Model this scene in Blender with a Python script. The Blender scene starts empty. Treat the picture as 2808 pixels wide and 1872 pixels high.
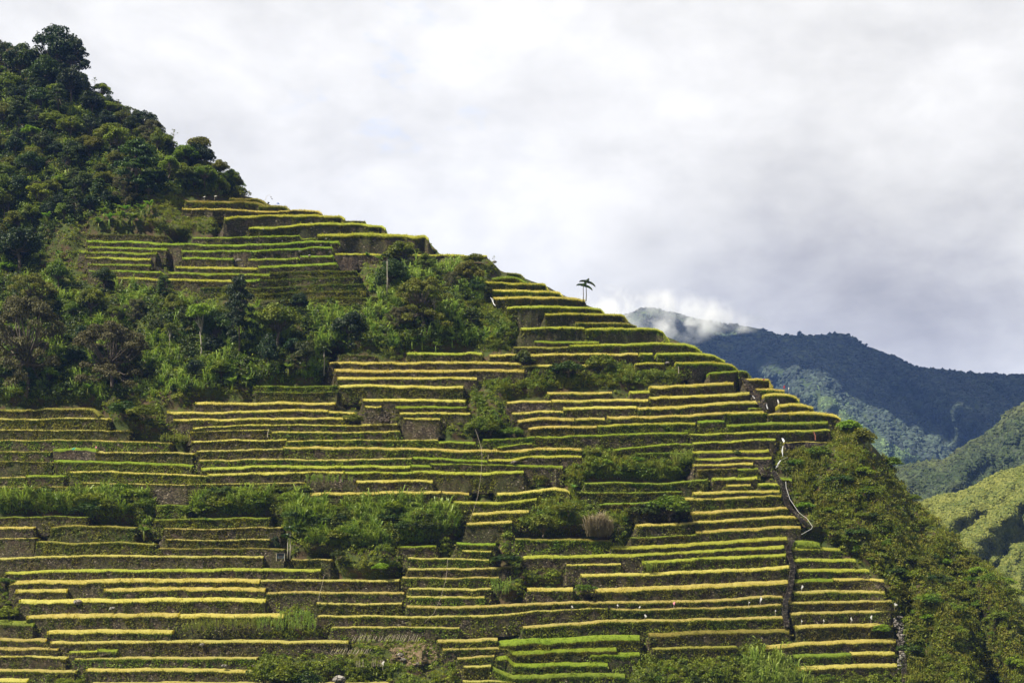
import bpy, math, random
import numpy as np
R = math.radians
sc = bpy.context.scene
COL = sc.collection
rng = np.random.default_rng(7)
random.seed(7)

# ------------------------------------------------------------------ camera, sky, sun
F = 3857.0; CX = 1404.0; YH = 1600.0            # focal length in photo pixels, principal column, horizon row
cam_d = bpy.data.cameras.new('camera'); cam = bpy.data.objects.new('camera', cam_d); COL.objects.link(cam)
cam_d.sensor_width = 36; cam_d.lens = 36*F/2808; cam_d.shift_y = (YH-936)/2808
cam_d.clip_start = 1; cam_d.clip_end = 60000
cam.location = (0, 0, 0); cam.rotation_euler = (R(90), 0, 0)
sc.camera = cam
SUN = np.array([-0.52, -0.34, 0.80]); SUN = SUN/np.linalg.norm(SUN)
sun_el = math.asin(SUN[2]); sun_az = math.atan2(SUN[0], SUN[1])
ld = bpy.data.lights.new('sun', 'SUN'); ld.energy = 5.0; ld.angle = R(0.5); ld.color = (1, 0.92, 0.78)
sun = bpy.data.objects.new('sun', ld); COL.objects.link(sun)
from mathutils import Vector
sun.rotation_euler = Vector(SUN).to_track_quat('Z', 'Y').to_euler()
sc.view_settings.view_transform = 'Standard'; sc.view_settings.look = 'None'
sc.view_settings.exposure = 1.05; sc.view_settings.gamma = 1
sc.cycles.volume_step_rate = 1.0
sc.cycles.max_bounces = 8; sc.cycles.volume_bounces = 3; sc.cycles.transparent_max_bounces = 8

class NT:
    """small helper for writing node trees"""
    def __init__(s, tree): s.t = tree; s.n = tree.nodes; s.l = tree.links
    def add(s, typ, ins=None, **kw):
        nd = s.n.new(typ)
        for k, v in kw.items(): setattr(nd, k, v)
        for k, v in (ins or {}).items():
            if isinstance(v, bpy.types.NodeSocket): s.l.new(v, nd.inputs[k])
            else: nd.inputs[k].default_value = v
        return nd
    def math(s, op, a, b=0.0, c=0.0, clamp=False):
        nd = s.n.new('ShaderNodeMath'); nd.operation = op; nd.use_clamp = clamp
        for i, v in enumerate((a, b, c)):
            if isinstance(v, bpy.types.NodeSocket): s.l.new(v, nd.inputs[i])
            else: nd.inputs[i].default_value = v
        return nd.outputs[0]
    def vmath(s, op, a, b=None, out=0):
        nd = s.n.new('ShaderNodeVectorMath'); nd.operation = op
        for i, v in enumerate((a, b)):
            if v is None: continue
            if isinstance(v, bpy.types.NodeSocket): s.l.new(v, nd.inputs[i])
            else: nd.inputs[i].default_value = v
        return nd.outputs[out]
    def mix(s, fac, a, b, blend='MIX'):
        nd = s.n.new('ShaderNodeMix'); nd.data_type = 'RGBA'; nd.blend_type = blend
        for i, v in ((0, fac), (6, a), (7, b)):
            if isinstance(v, bpy.types.NodeSocket): s.l.new(v, nd.inputs[i])
            else: nd.inputs[i].default_value = (v if i == 0 else (*v, 1))
        return nd.outputs[2]
    def noise(s, vec, scale, detail=3, rough=0.55, dist=0.0, out=0):
        nd = s.add('ShaderNodeTexNoise', {'Vector': vec, 'Scale': scale, 'Detail': detail, 'Roughness': rough, 'Distortion': dist})
        return nd.outputs[out]
    def ramp(s, v, lo, hi, clamp=True):
        nd = s.n.new('ShaderNodeMapRange'); nd.clamp = clamp; nd.interpolation_type = 'SMOOTHSTEP'
        s.l.new(v, nd.inputs[0]); nd.inputs[1].default_value = lo; nd.inputs[2].default_value = hi
        return nd.outputs[0]

# world: Nishita sky seen through gaps of a broken cloud cover (all functions of the direction)
w = bpy.data.worlds.new('World'); sc.world = w; w.use_nodes = True
T = NT(w.node_tree); T.n.clear()
sky = T.add('ShaderNodeTexSky'); sky.sky_type = 'NISHITA'; sky.sun_disc = False
sky.sun_elevation = sun_el; sky.sun_rotation = sun_az; sky.altitude = 1200
tc = T.add('ShaderNodeTexCoord').outputs['Generated']
def dirv(px, py):
    v = np.array([(px-CX)/F, 1.0, (YH-py)/F]); return tuple(v/np.linalg.norm(v))
wv = T.vmath('ADD', tc, T.vmath('SCALE', T.vmath('SUBTRACT', T.noise(tc, 7.0, 4, out=1), (0.5, 0.5, 0.5)), None))
T.n[-1].inputs[3].default_value = 0.10 if 'Scale' in T.n[-1].inputs else 0.1
for nd in T.n:
    if nd.type == 'VECT_MATH' and nd.operation == 'SCALE': nd.inputs[3].default_value = 0.10
sq = T.vmath('MULTIPLY', tc, (1, 1, 1.8))
n1 = T.noise(sq, 2.6, 5, 0.5, 0.3)
n2 = T.noise(sq, 9.0, 6, 0.55, 0.4)
n3 = T.noise(sq, 26.0, 5, 0.55, 0.2)
val = T.math('ADD', 8.4, T.math('MULTIPLY', T.math('SUBTRACT', n1, 0.5), 1.6))
val = T.math('ADD', val, T.math('MULTIPLY', T.math('SUBTRACT', n2, 0.5), 5.0))
val = T.math('ADD', val, T.math('MULTIPLY', T.math('SUBTRACT', n3, 0.5), 2.4))
# banks of thicker / thinner cloud: (px, py, radius in px, change)
BANKS = [(560, 480, 420, -0.7), (1000, 240, 260, -0.5), (1500, 500, 480, 0.8), (600, 60, 420, 0.6), (1250, 720, 300, 0.5), (2000, 120, 500, -0.3),
         (1750, 700, 260, -0.8), (2100, 850, 300, -1.7), (2500, 900, 330, -2.2), (2000, 800, 160, -0.5), (2750, 930, 200, -0.8), (2750, 700, 260, -0.3), (1860, 830, 90, 0.8)]
for (px, py, rad, dv) in BANKS:
    d = T.vmath('DISTANCE', wv, dirv(px, py), out=1)
    g = T.math('MULTIPLY', d, F/rad); g = T.math('MULTIPLY', g, g)
    g = T.math('POWER', 2.718, T.math('MULTIPLY', g, -1.0))
    val = T.math('ADD', val, T.math('MULTIPLY', g, dv))
val = T.math('MULTIPLY', T.math('MINIMUM', T.math('MAXIMUM', val, 3.0), 9.6), 0.575)
greyness = T.ramp(val, 4.5, 2.6)
ty = T.add('ShaderNodeSeparateXYZ', {'Vector': tc}).outputs['Y']
val = T.math('MULTIPLY', val, T.math('ADD', 0.42, T.math('MULTIPLY', T.ramp(ty, -0.15, 0.7), 0.6)))  # sky deliberately dimmed behind the camera to weaken fill on the slope
tint = T.mix(greyness, (1.0, 0.98, 0.94), (0.97, 0.945, 0.95))
ccol = T.vmath('SCALE', tint, None); T.n[-1].inputs[3].default_value = 1.0
T.l.new(val, T.n[-1].inputs[3])
# thin spots near (1050,260) where the blue comes through a little
d = T.vmath('DISTANCE', wv, dirv(1060, 240), out=1)
gap = T.math('MULTIPLY', T.ramp(d, 0.095, 0.02), T.ramp(T.noise(sq, 30, 5, 0.6), 0.52, 0.66))
gap = T.math('MULTIPLY', gap, 0.16)
mixn = T.mix(gap, (0, 0, 0), (0, 0, 0)); mx = T.n[-1]
T.l.new(ccol, mx.inputs[6]); T.l.new(T.vmath('MULTIPLY', sky.outputs[0], (1.6, 1.7, 1.9)), mx.inputs[7])
bg = T.add('ShaderNodeBackground', {'Color': mixn, 'Strength': 0.1})
wo = T.add('ShaderNodeOutputWorld', {'Surface': bg.outputs[0]})

# ------------------------------------------------------------------ helpers
def tag(o, label=None, cat=None, group=None, kind=None):
    if label: o['label'] = label
    if cat: o['category'] = cat
    if group: o['group'] = group
    if kind: o['kind'] = kind
    return o
def link(name, data, parent=None, loc=None):
    o = bpy.data.objects.new(name, data); COL.objects.link(o)
    if parent is not None: o.parent = parent
    if loc is not None: o.location = loc
    return o
class MB:
    """collects vertices and faces (numpy arrays); one build() = one mesh object"""
    def __init__(s): s.v = []; s.q = []; s.t = []; s.h = []; s.n = 0
    def add(s, v, q=None, t=None, h=None):
        v = np.asarray(v, float).reshape(-1, 3)
        if q is not None and len(q): s.q.append(np.asarray(q, int).reshape(-1, 4)+s.n)
        if t is not None and len(t): s.t.append(np.asarray(t, int).reshape(-1, 3)+s.n)
        s.h.append(np.full(len(v), 0.5) if h is None else np.asarray(h, float).ravel())
        s.v.append(v); s.n += len(v)
    def data(s, name, mat, origin=(0, 0, 0), smooth=False):
        v = np.concatenate(s.v)-np.asarray(origin) if s.v else np.zeros((0, 3))
        q = np.concatenate(s.q) if s.q else np.zeros((0, 4), int)
        t = np.concatenate(s.t) if s.t else np.zeros((0, 3), int)
        me = bpy.data.meshes.new(name)
        me.vertices.add(len(v)); me.vertices.foreach_set('co', v.astype(np.float32).ravel())
        nl = q.size+t.size; me.loops.add(nl)
        me.loops.foreach_set('vertex_index', np.concatenate([q.ravel(), t.ravel()]).astype(np.int32))
        me.polygons.add(len(q)+len(t))
        st = np.concatenate([np.arange(len(q))*4, q.size+np.arange(len(t))*3]).astype(np.int32)
        me.polygons.foreach_set('loop_start', st)
        me.polygons.foreach_set('use_smooth', np.full(len(q)+len(t), smooth))
        a = me.attributes.new('hgt', 'FLOAT', 'POINT'); a.data.foreach_set('value', np.concatenate(s.h).astype(np.float32))
        me.update(calc_edges=True); me.materials.append(mat)
        return me
    def build(s, name, mat, parent=None, origin=(0, 0, 0), smooth=False, loc=None):
        return link(name, s.data(name, mat, origin, smooth), parent, loc)
def unit(a): return a/np.maximum(np.linalg.norm(a, axis=-1, keepdims=True), 1e-9)
def add_leaves(mb, c, size, out=None, bias=0.7, aspect=0.6):
    """pointed leaf-sized faces at points c"""
    n = len(c)
    nr = rng.normal(size=(n, 3))
    if out is not None: nr = nr*(1-bias)*1.2+unit(out)*bias*1.4
    nr[:, 2] += 0.35
    nr = unit(nr); u = unit(np.cross(nr, rng.normal(size=(n, 3)))); v = np.cross(nr, u)
    s = (np.asarray(size)*np.ones(n))[:, None]
    P = np.stack([c-u*s, c+v*s*aspect+nr*s*.12, c+u*s, c-v*s*aspect+nr*s*.12], 1).reshape(-1, 3)
    mb.add(P, np.arange(4*n).reshape(n, 4), h=np.repeat(rng.random(n), 4))
def add_blades(mb, b, L, width, lean, droop=0.5, az=None):
    """tapered grass / cane blades: base points b, length L, sideways lean fraction"""
    n = len(b); az = rng.random(n)*2*np.pi if az is None else az
    d = np.stack([np.cos(az), np.sin(az), np.zeros(n)], 1); sd = np.stack([-np.sin(az), np.cos(az), np.zeros(n)], 1)
    tw = rng.random(n)*np.pi; sd = sd*np.cos(tw)[:, None]+d*np.sin(tw)[:, None]
    L = (np.asarray(L)*np.ones(n))[:, None]; w_ = (np.asarray(width)*np.ones(n))[:, None]/2; le = (np.asarray(lean)*np.ones(n))[:, None]
    up = np.array([0, 0, 1.])
    m = b+d*L*le*.35+up*L*.62; t = b+d*L*le*(1+droop*.4)+up*L*(1-droop*.45*np.minimum(le*1.6, 1))
    P = np.stack([b-sd*w_*.8, b+sd*w_*.8, m-sd*w_, m+sd*w_, t-sd*w_*.12, t+sd*w_*.12], 1).reshape(-1, 3)
    i = np.arange(n)[:, None]*6
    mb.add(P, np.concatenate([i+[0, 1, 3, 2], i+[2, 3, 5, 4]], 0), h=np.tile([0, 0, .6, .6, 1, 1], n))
def add_tube(mb, pts, rad, sides=6, cap=True):
    pts = np.asarray(pts, float); k = len(pts); rad = np.asarray(rad)*np.ones(k)
    tn = unit(np.gradient(pts, axis=0)) if k > 1 else None
    ref = np.array([0.13, 0.97, 0.2]); a = unit(np.cross(tn, ref)); b = np.cross(tn, a)
    an = np.arange(sides)/sides*2*np.pi
    V = pts[:, None]+(a[:, None]*np.cos(an)[None, :, None]+b[:, None]*np.sin(an)[None, :, None])*rad[:, None, None]
    q = []
    for i in range(k-1):
        for j in range(sides):
            j2 = (j+1) % sides; q.append((i*sides+j, i*sides+j2, (i+1)*sides+j2, (i+1)*sides+j))
    t = []; V = V.reshape(-1, 3)
    if cap:
        V = np.vstack([V, pts[-1], pts[0]]); e = k*sides
        t = [((k-1)*sides+j, (k-1)*sides+(j+1) % sides, e) for j in range(sides)]+[((j+1) % sides, j, e+1) for j in range(sides)]
    mb.add(V, q, t)
def add_box(mb, c, sx, sy, sz, rz=0.0, taper=1.0, jit=0.0):
    s = np.array([(x, y, z) for z in (-1, 1) for y in (-1, 1) for x in (-1, 1)], float)*[sx/2, sy/2, sz/2]
    s[4:, :2] *= taper
    if jit: s += rng.normal(size=s.shape)*jit
    ca, sa = math.cos(rz), math.sin(rz)
    v = np.stack([s[:, 0]*ca-s[:, 1]*sa, s[:, 0]*sa+s[:, 1]*ca, s[:, 2]], 1)+np.asarray(c)
    mb.add(v, [(0, 2, 3, 1), (4, 5, 7, 6), (0, 1, 5, 4), (2, 6, 7, 3), (0, 4, 6, 2), (1, 3, 7, 5)])
# icosphere template
def ico(sub):
    import bmesh
    bm = bmesh.new(); bmesh.ops.create_icosphere(bm, subdivisions=sub, radius=1)
    v = np.array([x.co[:] for x in bm.verts]); t = np.array([[q.index for q in f.verts] for f in bm.faces]); bm.free()
    return v, t
ICO1 = ico(1); ICO2 = ico(2); ICO3 = ico(3)
def add_blobs(mb, c, rad, tmpl=ICO1, flat=0.8, jit=0.22):
    v, t = tmpl; n = len(c); k = len(v)
    rad = (np.asarray(rad)*np.ones(n))[:, None, None]
    ang = rng.random(n)*2*np.pi; ca, sa = np.cos(ang)[:, None], np.sin(ang)[:, None]
    V = np.stack([v[None, :, 0]*ca-v[None, :, 1]*sa, v[None, :, 0]*sa+v[None, :, 1]*ca, np.repeat(v[None, :, 2], n, 0)*flat], 2)
    V = V*(1+rng.normal(size=(n, k, 1))*jit)*rad+c[:, None, :]
    mb.add(V.reshape(-1, 3), t=(t[None]+(np.arange(n)*k)[:, None, None]).reshape(-1, 3), h=np.repeat(rng.random(n), k))
def snoise(x, y, sc_, seed):
    """cheap smooth noise, about -1..1"""
    r = np.random.default_rng(seed); o = 0
    for k in range(6):
        a = r.random()*2*np.pi; f = (0.6+1.0*r.random())/sc_*2*np.pi; p = r.random()*6.3
        o = o+np.sin((x*math.cos(a)+y*math.sin(a))*f+p+1.3*np.sin((y*math.cos(a)-x*math.sin(a))*f*0.7+p*2))
    return o/3.2

# ------------------------------------------------------------------ materials
def fol(name, c1, c2, trans=0.35, rough=0.55, scale=0.25, tip=None, tipmix=0.0, spec=0.3, rnd=0.35, var2=0.5):
    m = bpy.data.materials.new(name); m.use_nodes = True; T = NT(m.node_tree); T.n.clear()
    pos = T.add('ShaderNodeNewGeometry').outputs['Position']
    at_ = T.add('ShaderNodeAttribute', attribute_name='hgt').outputs['Fac']
    oi = T.add('ShaderNodeObjectInfo').outputs['Random']
    f = T.ramp(T.noise(pos, scale, 4, 0.6), 0.32, 0.68)
    col = T.mix(f, c1, c2)
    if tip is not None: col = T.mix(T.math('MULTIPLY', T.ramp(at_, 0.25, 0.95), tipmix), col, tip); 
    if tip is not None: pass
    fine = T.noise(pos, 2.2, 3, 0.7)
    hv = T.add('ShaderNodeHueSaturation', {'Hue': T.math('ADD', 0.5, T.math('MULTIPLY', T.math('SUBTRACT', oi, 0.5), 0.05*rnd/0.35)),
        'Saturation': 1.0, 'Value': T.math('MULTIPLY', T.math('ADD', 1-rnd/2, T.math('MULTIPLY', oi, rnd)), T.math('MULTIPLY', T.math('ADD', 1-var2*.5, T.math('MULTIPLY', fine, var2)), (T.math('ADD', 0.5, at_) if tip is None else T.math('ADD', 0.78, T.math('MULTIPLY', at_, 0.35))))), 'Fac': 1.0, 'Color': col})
    p = T.add('ShaderNodeBsdfPrincipled', {'Base Color': hv.outputs[0], 'Roughness': rough, 'Specular IOR Level': spec})
    tr = T.add('ShaderNodeBsdfTranslucent', {'Color': T.mix(0.5, (0, 0, 0), (0, 0, 0))})
    T.l.new(T.mix(1.0, (1, 1, 1), (1.15, 1.1, 0.55), 'MULTIPLY'), tr.inputs[0])
    mm = T.n[-1]; T.l.new(hv.outputs[0], mm.inputs[6])
    ms = T.add('ShaderNodeMixShader', {0: trans}); T.l.new(p.outputs[0], ms.inputs[1]); T.l.new(tr.outputs[0], ms.inputs[2])
    T.add('ShaderNodeOutputMaterial', {'Surface': ms.outputs[0]})
    return m
def ground(name, cols, scale=0.2, rough=0.95, bump=0.3, bscale=2.0):
    m = bpy.data.materials.new(name); m.use_nodes = True; T = NT(m.node_tree); T.n.clear()
    pos = T.add('ShaderNodeNewGeometry').outputs['Position']
    col = cols[0]
    for i, c in enumerate(cols[1:]):
        col = T.mix(T.ramp(T.noise(T.vmath('ADD', pos, (i*37., 11.*i, 5.*i)), scale*(1+i*1.7), 5, 0.65), 0.42, 0.62), col, c) if not isinstance(col, tuple) else T.mix(T.ramp(T.noise(pos, scale, 5, 0.65), 0.42, 0.62), col, c)
    b = T.add('ShaderNodeBump', {'Strength': 0.9, 'Distance': bump, 'Height': T.noise(pos, bscale, 6, 0.7)})
    p = T.add('ShaderNodeBsdfPrincipled', {'Base Color': col, 'Roughness': rough, 'Specular IOR Level': 0.15, 'Normal': b.outputs[0]})
    T.add('ShaderNodeOutputMaterial', {'Surface': p.outputs[0]})
    return m
def stone_mat(name, dark, light, moss, mossamt=0.5, sc_=2.6, pale=0.12):
    m = bpy.data.materials.new(name); m.use_nodes = True; T = NT(m.node_tree); T.n.clear()
    pos = T.add('ShaderNodeNewGeometry').outputs['Position']; ps = T.vmath('MULTIPLY', pos, (1, 1, 1.5))
    vo = T.add('ShaderNodeTexVoronoi', {'Vector': ps, 'Scale': sc_, 'Randomness': 1.0})
    ve = T.add('ShaderNodeTexVoronoi', {'Vector': ps, 'Scale': sc_, 'Randomness': 1.0}, feature='DISTANCE_TO_EDGE')
    cell = T.add('ShaderNodeSeparateColor', {'Color': vo.outputs['Color']})
    col = T.mix(T.math('POWER', cell.outputs[0], 1.7), dark, light)
    col = T.mix(T.ramp(cell.outputs[1], 1.0-pale, 1.0), col, (0.30, 0.26, 0.20))
    col = T.mix(T.math('MULTIPLY', T.ramp(T.noise(pos, 0.18, 4, 0.6), 0.45, 0.7), 0.6), col, (0.06, 0.034, 0.016))
    f = T.math('MULTIPLY', T.ramp(T.noise(pos, 0.32, 5, 0.72), 0.52-mossamt*.2, 0.66), T.ramp(T.noise(pos, 3.0, 3, 0.7), 0.35, 0.6))
    col = T.mix(f, col, moss)
    gap = T.ramp(ve.outputs['Distance'], 0.0, 0.09)
    col = T.mix(gap, (0.012, 0.01, 0.008), col)
    hgt = T.math('ADD', T.math('MULTIPLY', gap, 0.6), T.noise(pos, 5.0, 4, 0.7))
    b = T.add('ShaderNodeBump', {'Strength': 1.0, 'Distance': 0.25, 'Height': hgt})
    p = T.add('ShaderNodeBsdfPrincipled', {'Base Color': col, 'Roughness': 0.9, 'Specular IOR Level': 0.2, 'Normal': b.outputs[0]})
    T.add('ShaderNodeOutputMaterial', {'Surface': p.outputs[0]})
    return m
def plain(name, c, rough=0.8, var=0.25, sc_=3.0):
    m = bpy.data.materials.new(name); m.use_nodes = True; T = NT(m.node_tree); T.n.clear()
    pos = T.add('ShaderNodeNewGeometry').outputs['Position']
    col = T.mix(T.noise(pos, sc_, 4, 0.6), tuple(x*(1-var) for x in c), tuple(min(1, x*(1+var)) for x in c))
    p = T.add('ShaderNodeBsdfPrincipled', {'Base Color': col, 'Roughness': rough})
    T.add('ShaderNodeOutputMaterial', {'Surface': p.outputs[0]})
    return m

CROP = {
 'gold':  fol('ripe_rice', (0.36, 0.36, 0.035), (0.48, 0.43, 0.06), 0.5, 0.6, 0.07, (0.64, 0.56, 0.19), 0.7, rnd=.16, var2=.7),
 'yg':    fol('ripening_rice', (0.26, 0.34, 0.022), (0.40, 0.41, 0.04), 0.5, 0.6, 0.07, (0.48, 0.48, 0.09), 0.7, rnd=.16, var2=.7),
 'green': fol('green_rice', (0.14, 0.25, 0.014), (0.25, 0.32, 0.024), 0.5, 0.6, 0.07, (0.28, 0.36, 0.035), 0.7, rnd=.16, var2=.7),
 'straw': fol('dry_rice', (0.26, 0.27, 0.025), (0.40, 0.35, 0.06), 0.5, 0.7, 0.09, (0.56, 0.49, 0.17), 0.8, rnd=.16, var2=.7),
 'olive': fol('olive_rice', (0.13, 0.16, 0.02), (0.22, 0.19, 0.03), 0.4, 0.6, 0.12, (0.30, 0.26, 0.06), 0.7, rnd=.2, var2=.6),
 'weed':  fol('terrace_grass', (0.08, 0.15, 0.010), (0.15, 0.21, 0.018), 0.45, 0.6, 0.2, (0.26, 0.33, 0.04), 0.7, rnd=.2, var2=.7)}
M_stone = stone_mat('dry_stone', (0.024, 0.019, 0.011), (0.15, 0.12, 0.078), (0.065, 0.07, 0.012), 0.7, pale=.07)
M_stone_bare = stone_mat('bare_dry_stone', (0.03, 0.024, 0.017), (0.17, 0.135, 0.095), (0.07, 0.065, 0.02), 0.2, 2.4, 0.1)
M_stone_weedy = stone_mat('mossy_dry_stone', (0.022, 0.019, 0.009), (0.12, 0.10, 0.052), (0.055, 0.072, 0.010), 1.0, pale=.05)
M_rock = stone_mat('boulder_stone', (0.16, 0.15, 0.13), (0.32, 0.30, 0.27), (0.08, 0.09, 0.04), 0.0, 0.8, 0.1)
M_weeds = fol('wall_weeds', (0.075, 0.11, 0.006), (0.18, 0.17, 0.018), 0.35, 0.55, 0.35, var2=.9)
M_weeds2 = fol('wall_weeds_bright', (0.10, 0.16, 0.008), (0.23, 0.25, 0.02), 0.4, 0.5, 0.35, var2=.9)
M_hill = ground('hillside_ground', [(0.035, 0.05, 0.012), (0.055, 0.07, 0.016), (0.060, 0.042, 0.022)], 0.10)
M_soil = ground('bare_earth', [(0.13, 0.092, 0.055), (0.20, 0.145, 0.09), (0.075, 0.075, 0.025)], 0.35, bump=.25, bscale=4)
M_soilrock = plain('earthy_stone', (0.24, 0.175, 0.115), .95, .4)
M_brownveg = fol('dry_bracken', (0.12, 0.085, 0.022), (0.16, 0.15, 0.025), 0.3, 0.7, 0.3, var2=.9)
M_bark = plain('bark', (0.10, 0.08, 0.06), 0.9, .4, 2.0)
M_palebark = plain('pale_bark', (0.34, 0.31, 0.26), 0.85, .35, 2.0)
M_leaf = {
 'dark':  fol('dark_leaves', (0.024, 0.048, 0.006), (0.060, 0.090, 0.009), 0.28, 0.5, 0.22, var2=.8),
 'deep':  fol('deep_green_leaves', (0.013, 0.032, 0.007), (0.028, 0.054, 0.012), 0.25, 0.5, 0.22, var2=.8),  # darkest green of the leaf colours
 'mid':   fol('green_leaves', (0.068, 0.115, 0.006), (0.15, 0.19, 0.013), 0.35, 0.5, 0.22, var2=.8),
 'bright':fol('bright_leaves', (0.12, 0.19, 0.008), (0.19, 0.25, 0.015), 0.4, 0.5, 0.22, var2=.8),
 'olive': fol('olive_leaves', (0.085, 0.115, 0.008), (0.15, 0.16, 0.014), 0.3, 0.6, 0.22, var2=.8),
 'brown': fol('brown_leaves', (0.066, 0.068, 0.018), (0.118, 0.12, 0.045), 0.25, 0.65, 0.30, var2=.8)}
M_cane = fol('cane_leaves', (0.12, 0.20, 0.014), (0.26, 0.32, 0.04), 0.4, 0.45, 0.22, (0.42, 0.46, 0.15), 0.6, spec=.35, var2=1.1)
M_canedry = fol('dry_cane', (0.14, 0.10, 0.065), (0.20, 0.16, 0.11), 0.3, 0.6, 0.3, (0.34, 0.27, 0.21), 0.8, var2=.6)
M_grass = fol('slope_grass', (0.11, 0.16, 0.008), (0.22, 0.225, 0.018), 0.4, 0.6, 0.12, (0.30, 0.31, 0.06), 0.6, var2=.8)
M_banana = fol('banana_leaves', (0.07, 0.14, 0.02), (0.13, 0.21, 0.035), 0.45, 0.45, 0.5, spec=.35, var2=.4)
M_palm = fol('palm_fronds', (0.022, 0.045, 0.008), (0.045, 0.075, 0.012), 0.35, 0.4, 0.5, var2=.5)
M_maize = fol('maize_leaves', (0.16, 0.25, 0.03), (0.30, 0.36, 0.07), 0.45, 0.5, 0.5, (0.5, 0.52, 0.16), 0.6, var2=.4)
M_white = plain('white_plastic', (0.5, 0.5, 0.48), 0.6, .05)
M_water = plain('white_water', (0.72, 0.75, 0.78), 0.3, .25, 6.0)
M_step = stone_mat('stair_stone', (0.05, 0.044, 0.036), (0.17, 0.15, 0.12), (0.06, 0.07, 0.03), 0.2, 2.0, 0.1)
M_pole = plain('weathered_pole', (0.42, 0.36, 0.28), 0.8, .3)
M_darkrag = plain('dark_cloth', (0.012, 0.014, 0.022), 0.9, .2)
M_redrag = plain('red_cloth', (0.22, 0.02, 0.03), 0.9, .2)
M_pinkrag = plain('pink_cloth', (0.75, 0.30, 0.36), 0.9, .1)
M_teal = plain('teal_cloth', (0.02, 0.30, 0.25), 0.8, .1)
M_blue = plain('blue_plastic', (0.03, 0.10, 0.38), 0.6, .1)
M_rust = plain('rusty_iron', (0.33, 0.12, 0.08), 0.8, .3)
M_wood = plain('dark_wood', (0.035, 0.03, 0.028), 0.9, .3)
M_roof = plain('red_roof', (0.17, 0.075, 0.055), 0.8, .25)
M_cream = plain('cream_boards', (0.50, 0.47, 0.42), 0.8, .15)
M_bluepaint = plain('blue_grey_boards', (0.05, 0.08, 0.10), 0.8, .3)
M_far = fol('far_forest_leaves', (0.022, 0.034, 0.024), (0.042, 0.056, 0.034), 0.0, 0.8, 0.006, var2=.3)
M_far_lit = fol('far_sunlit_leaves', (0.05, 0.08, 0.03), (0.09, 0.125, 0.042), 0.0, 0.8, 0.008, var2=.3)  # lighter far leaves; sunlight on the spur is painted into this colour
M_farhill = ground('far_slope', [(0.035, 0.055, 0.022), (0.075, 0.10, 0.032)], 0.006, bump=2, bscale=.2)
M_nearhill = ground('grassy_slope', [(0.08, 0.10, 0.014), (0.11, 0.125, 0.02), (0.055, 0.07, 0.015)], 0.02, bump=1, bscale=.4)
M_nearveg = fol('slope_scrub', (0.075, 0.10, 0.012), (0.15, 0.155, 0.02), 0.2, 0.7, 0.02, (0.22, 0.20, 0.045), 0.4, var2=.5)
M_midveg = fol('mid_scrub', (0.024, 0.04, 0.010), (0.060, 0.072, 0.016), 0.1, 0.7, 0.012, var2=.5)

# ------------------------------------------------------------------ the slope: photo coordinates -> place
SKY_PTS = np.array([(-700, -160), (-300, 20), (0, 165), (100, 188), (200, 232), (260, 266), (330, 315), (400, 366), (450, 404), (520, 444), (580, 470), (640, 505), (668, 535),
 (720, 552), (765, 572), (880, 598), (945, 620), (1060, 645), (1180, 668), (1210, 700), (1340, 708), (1375, 745), (1430, 760), (1500, 785), (1550, 812), (1600, 832),
 (1660, 860), (1720, 880), (1745, 900), (1835, 925), (1920, 965), (1985, 1000), (2030, 1025), (2060, 1045), (2120, 1065), (2150, 1085), (2190, 1105), (2230, 1125),
 (2300, 1150), (2330, 1172), (2370, 1195), (2400, 1230), (2444, 1275), (2460, 1308), (2504, 1372), (2544, 1408), (2583, 1440), (2623, 1476), (2671, 1528), (2703, 1545), (2727, 1562),
 (2759, 1600), (2783, 1632), (2808, 1675), (2950, 1880), (3200, 2200), (3600, 2500)], float)
def skyl(px): return np.interp(px, SKY_PTS[:, 0], SKY_PTS[:, 1])
def dist_poly(px, py, poly):
    best = np.full(np.shape(px), 1e9); poly = np.asarray(poly, float)
    for a, b in zip(poly[:-1], poly[1:]):
        ab = b-a; t = np.clip(((px-a[0])*ab[0]+(py-a[1])*ab[1])/(ab@ab), 0, 1)
        best = np.minimum(best, np.hypot(px-a[0]-t*ab[0], py-a[1]-t*ab[1]))
    return best
RELIEF = [([(2380, 1230), (2430, 1400), (2500, 1530), (2545, 1590), (2605, 1680), (2650, 1790), (2690, 1950)], 60, -18),
          ([(2440, 1290), (2490, 1420), (2540, 1540), (2610, 1600), (2680, 1720), (2730, 1900)], 52, 27),
          ([(2690, 1530), (2740, 1700), (2790, 1900)], 40, -13),
          ([(2270, 1250), (2330, 1400), (2400, 1530), (2440, 1650)], 40, -5),
          ([(2350, 1330), (2400, 1440), (2480, 1590), (2500, 1700)], 28, 5),
          ([(0, 640), (150, 700), (330, 860), (380, 1000)], 60, 7),
          ([(300, 300), (260, 430), (180, 560)], 50, 7), ([(430, 400), (400, 520)], 40, -5),
          ([(900, 960), (880, 880), (800, 780)], 50, 4), ([(1300, 900), (1340, 800)], 50, 5)]
def Y0(px, py):
    px = np.asarray(px, float); py = np.asarray(py, float)
    y = (322+1.1e-5*(px-900)**2)/(1-1.0*(YH-py)/F)
    t = np.clip(1-(py-skyl(px))/170, 0, 1.3)
    y = y+26*t**2.2
    for poly, wd, amp in RELIEF: y = y+amp*np.exp(-(dist_poly(px, py, poly)/wd)**2)
    return y
def P3(px, py, y):
    px = np.asarray(px, float); py = np.asarray(py, float)
    return np.stack([(px-CX)/F*y, y+0*px, (YH-py)/F*y], -1)

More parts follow.
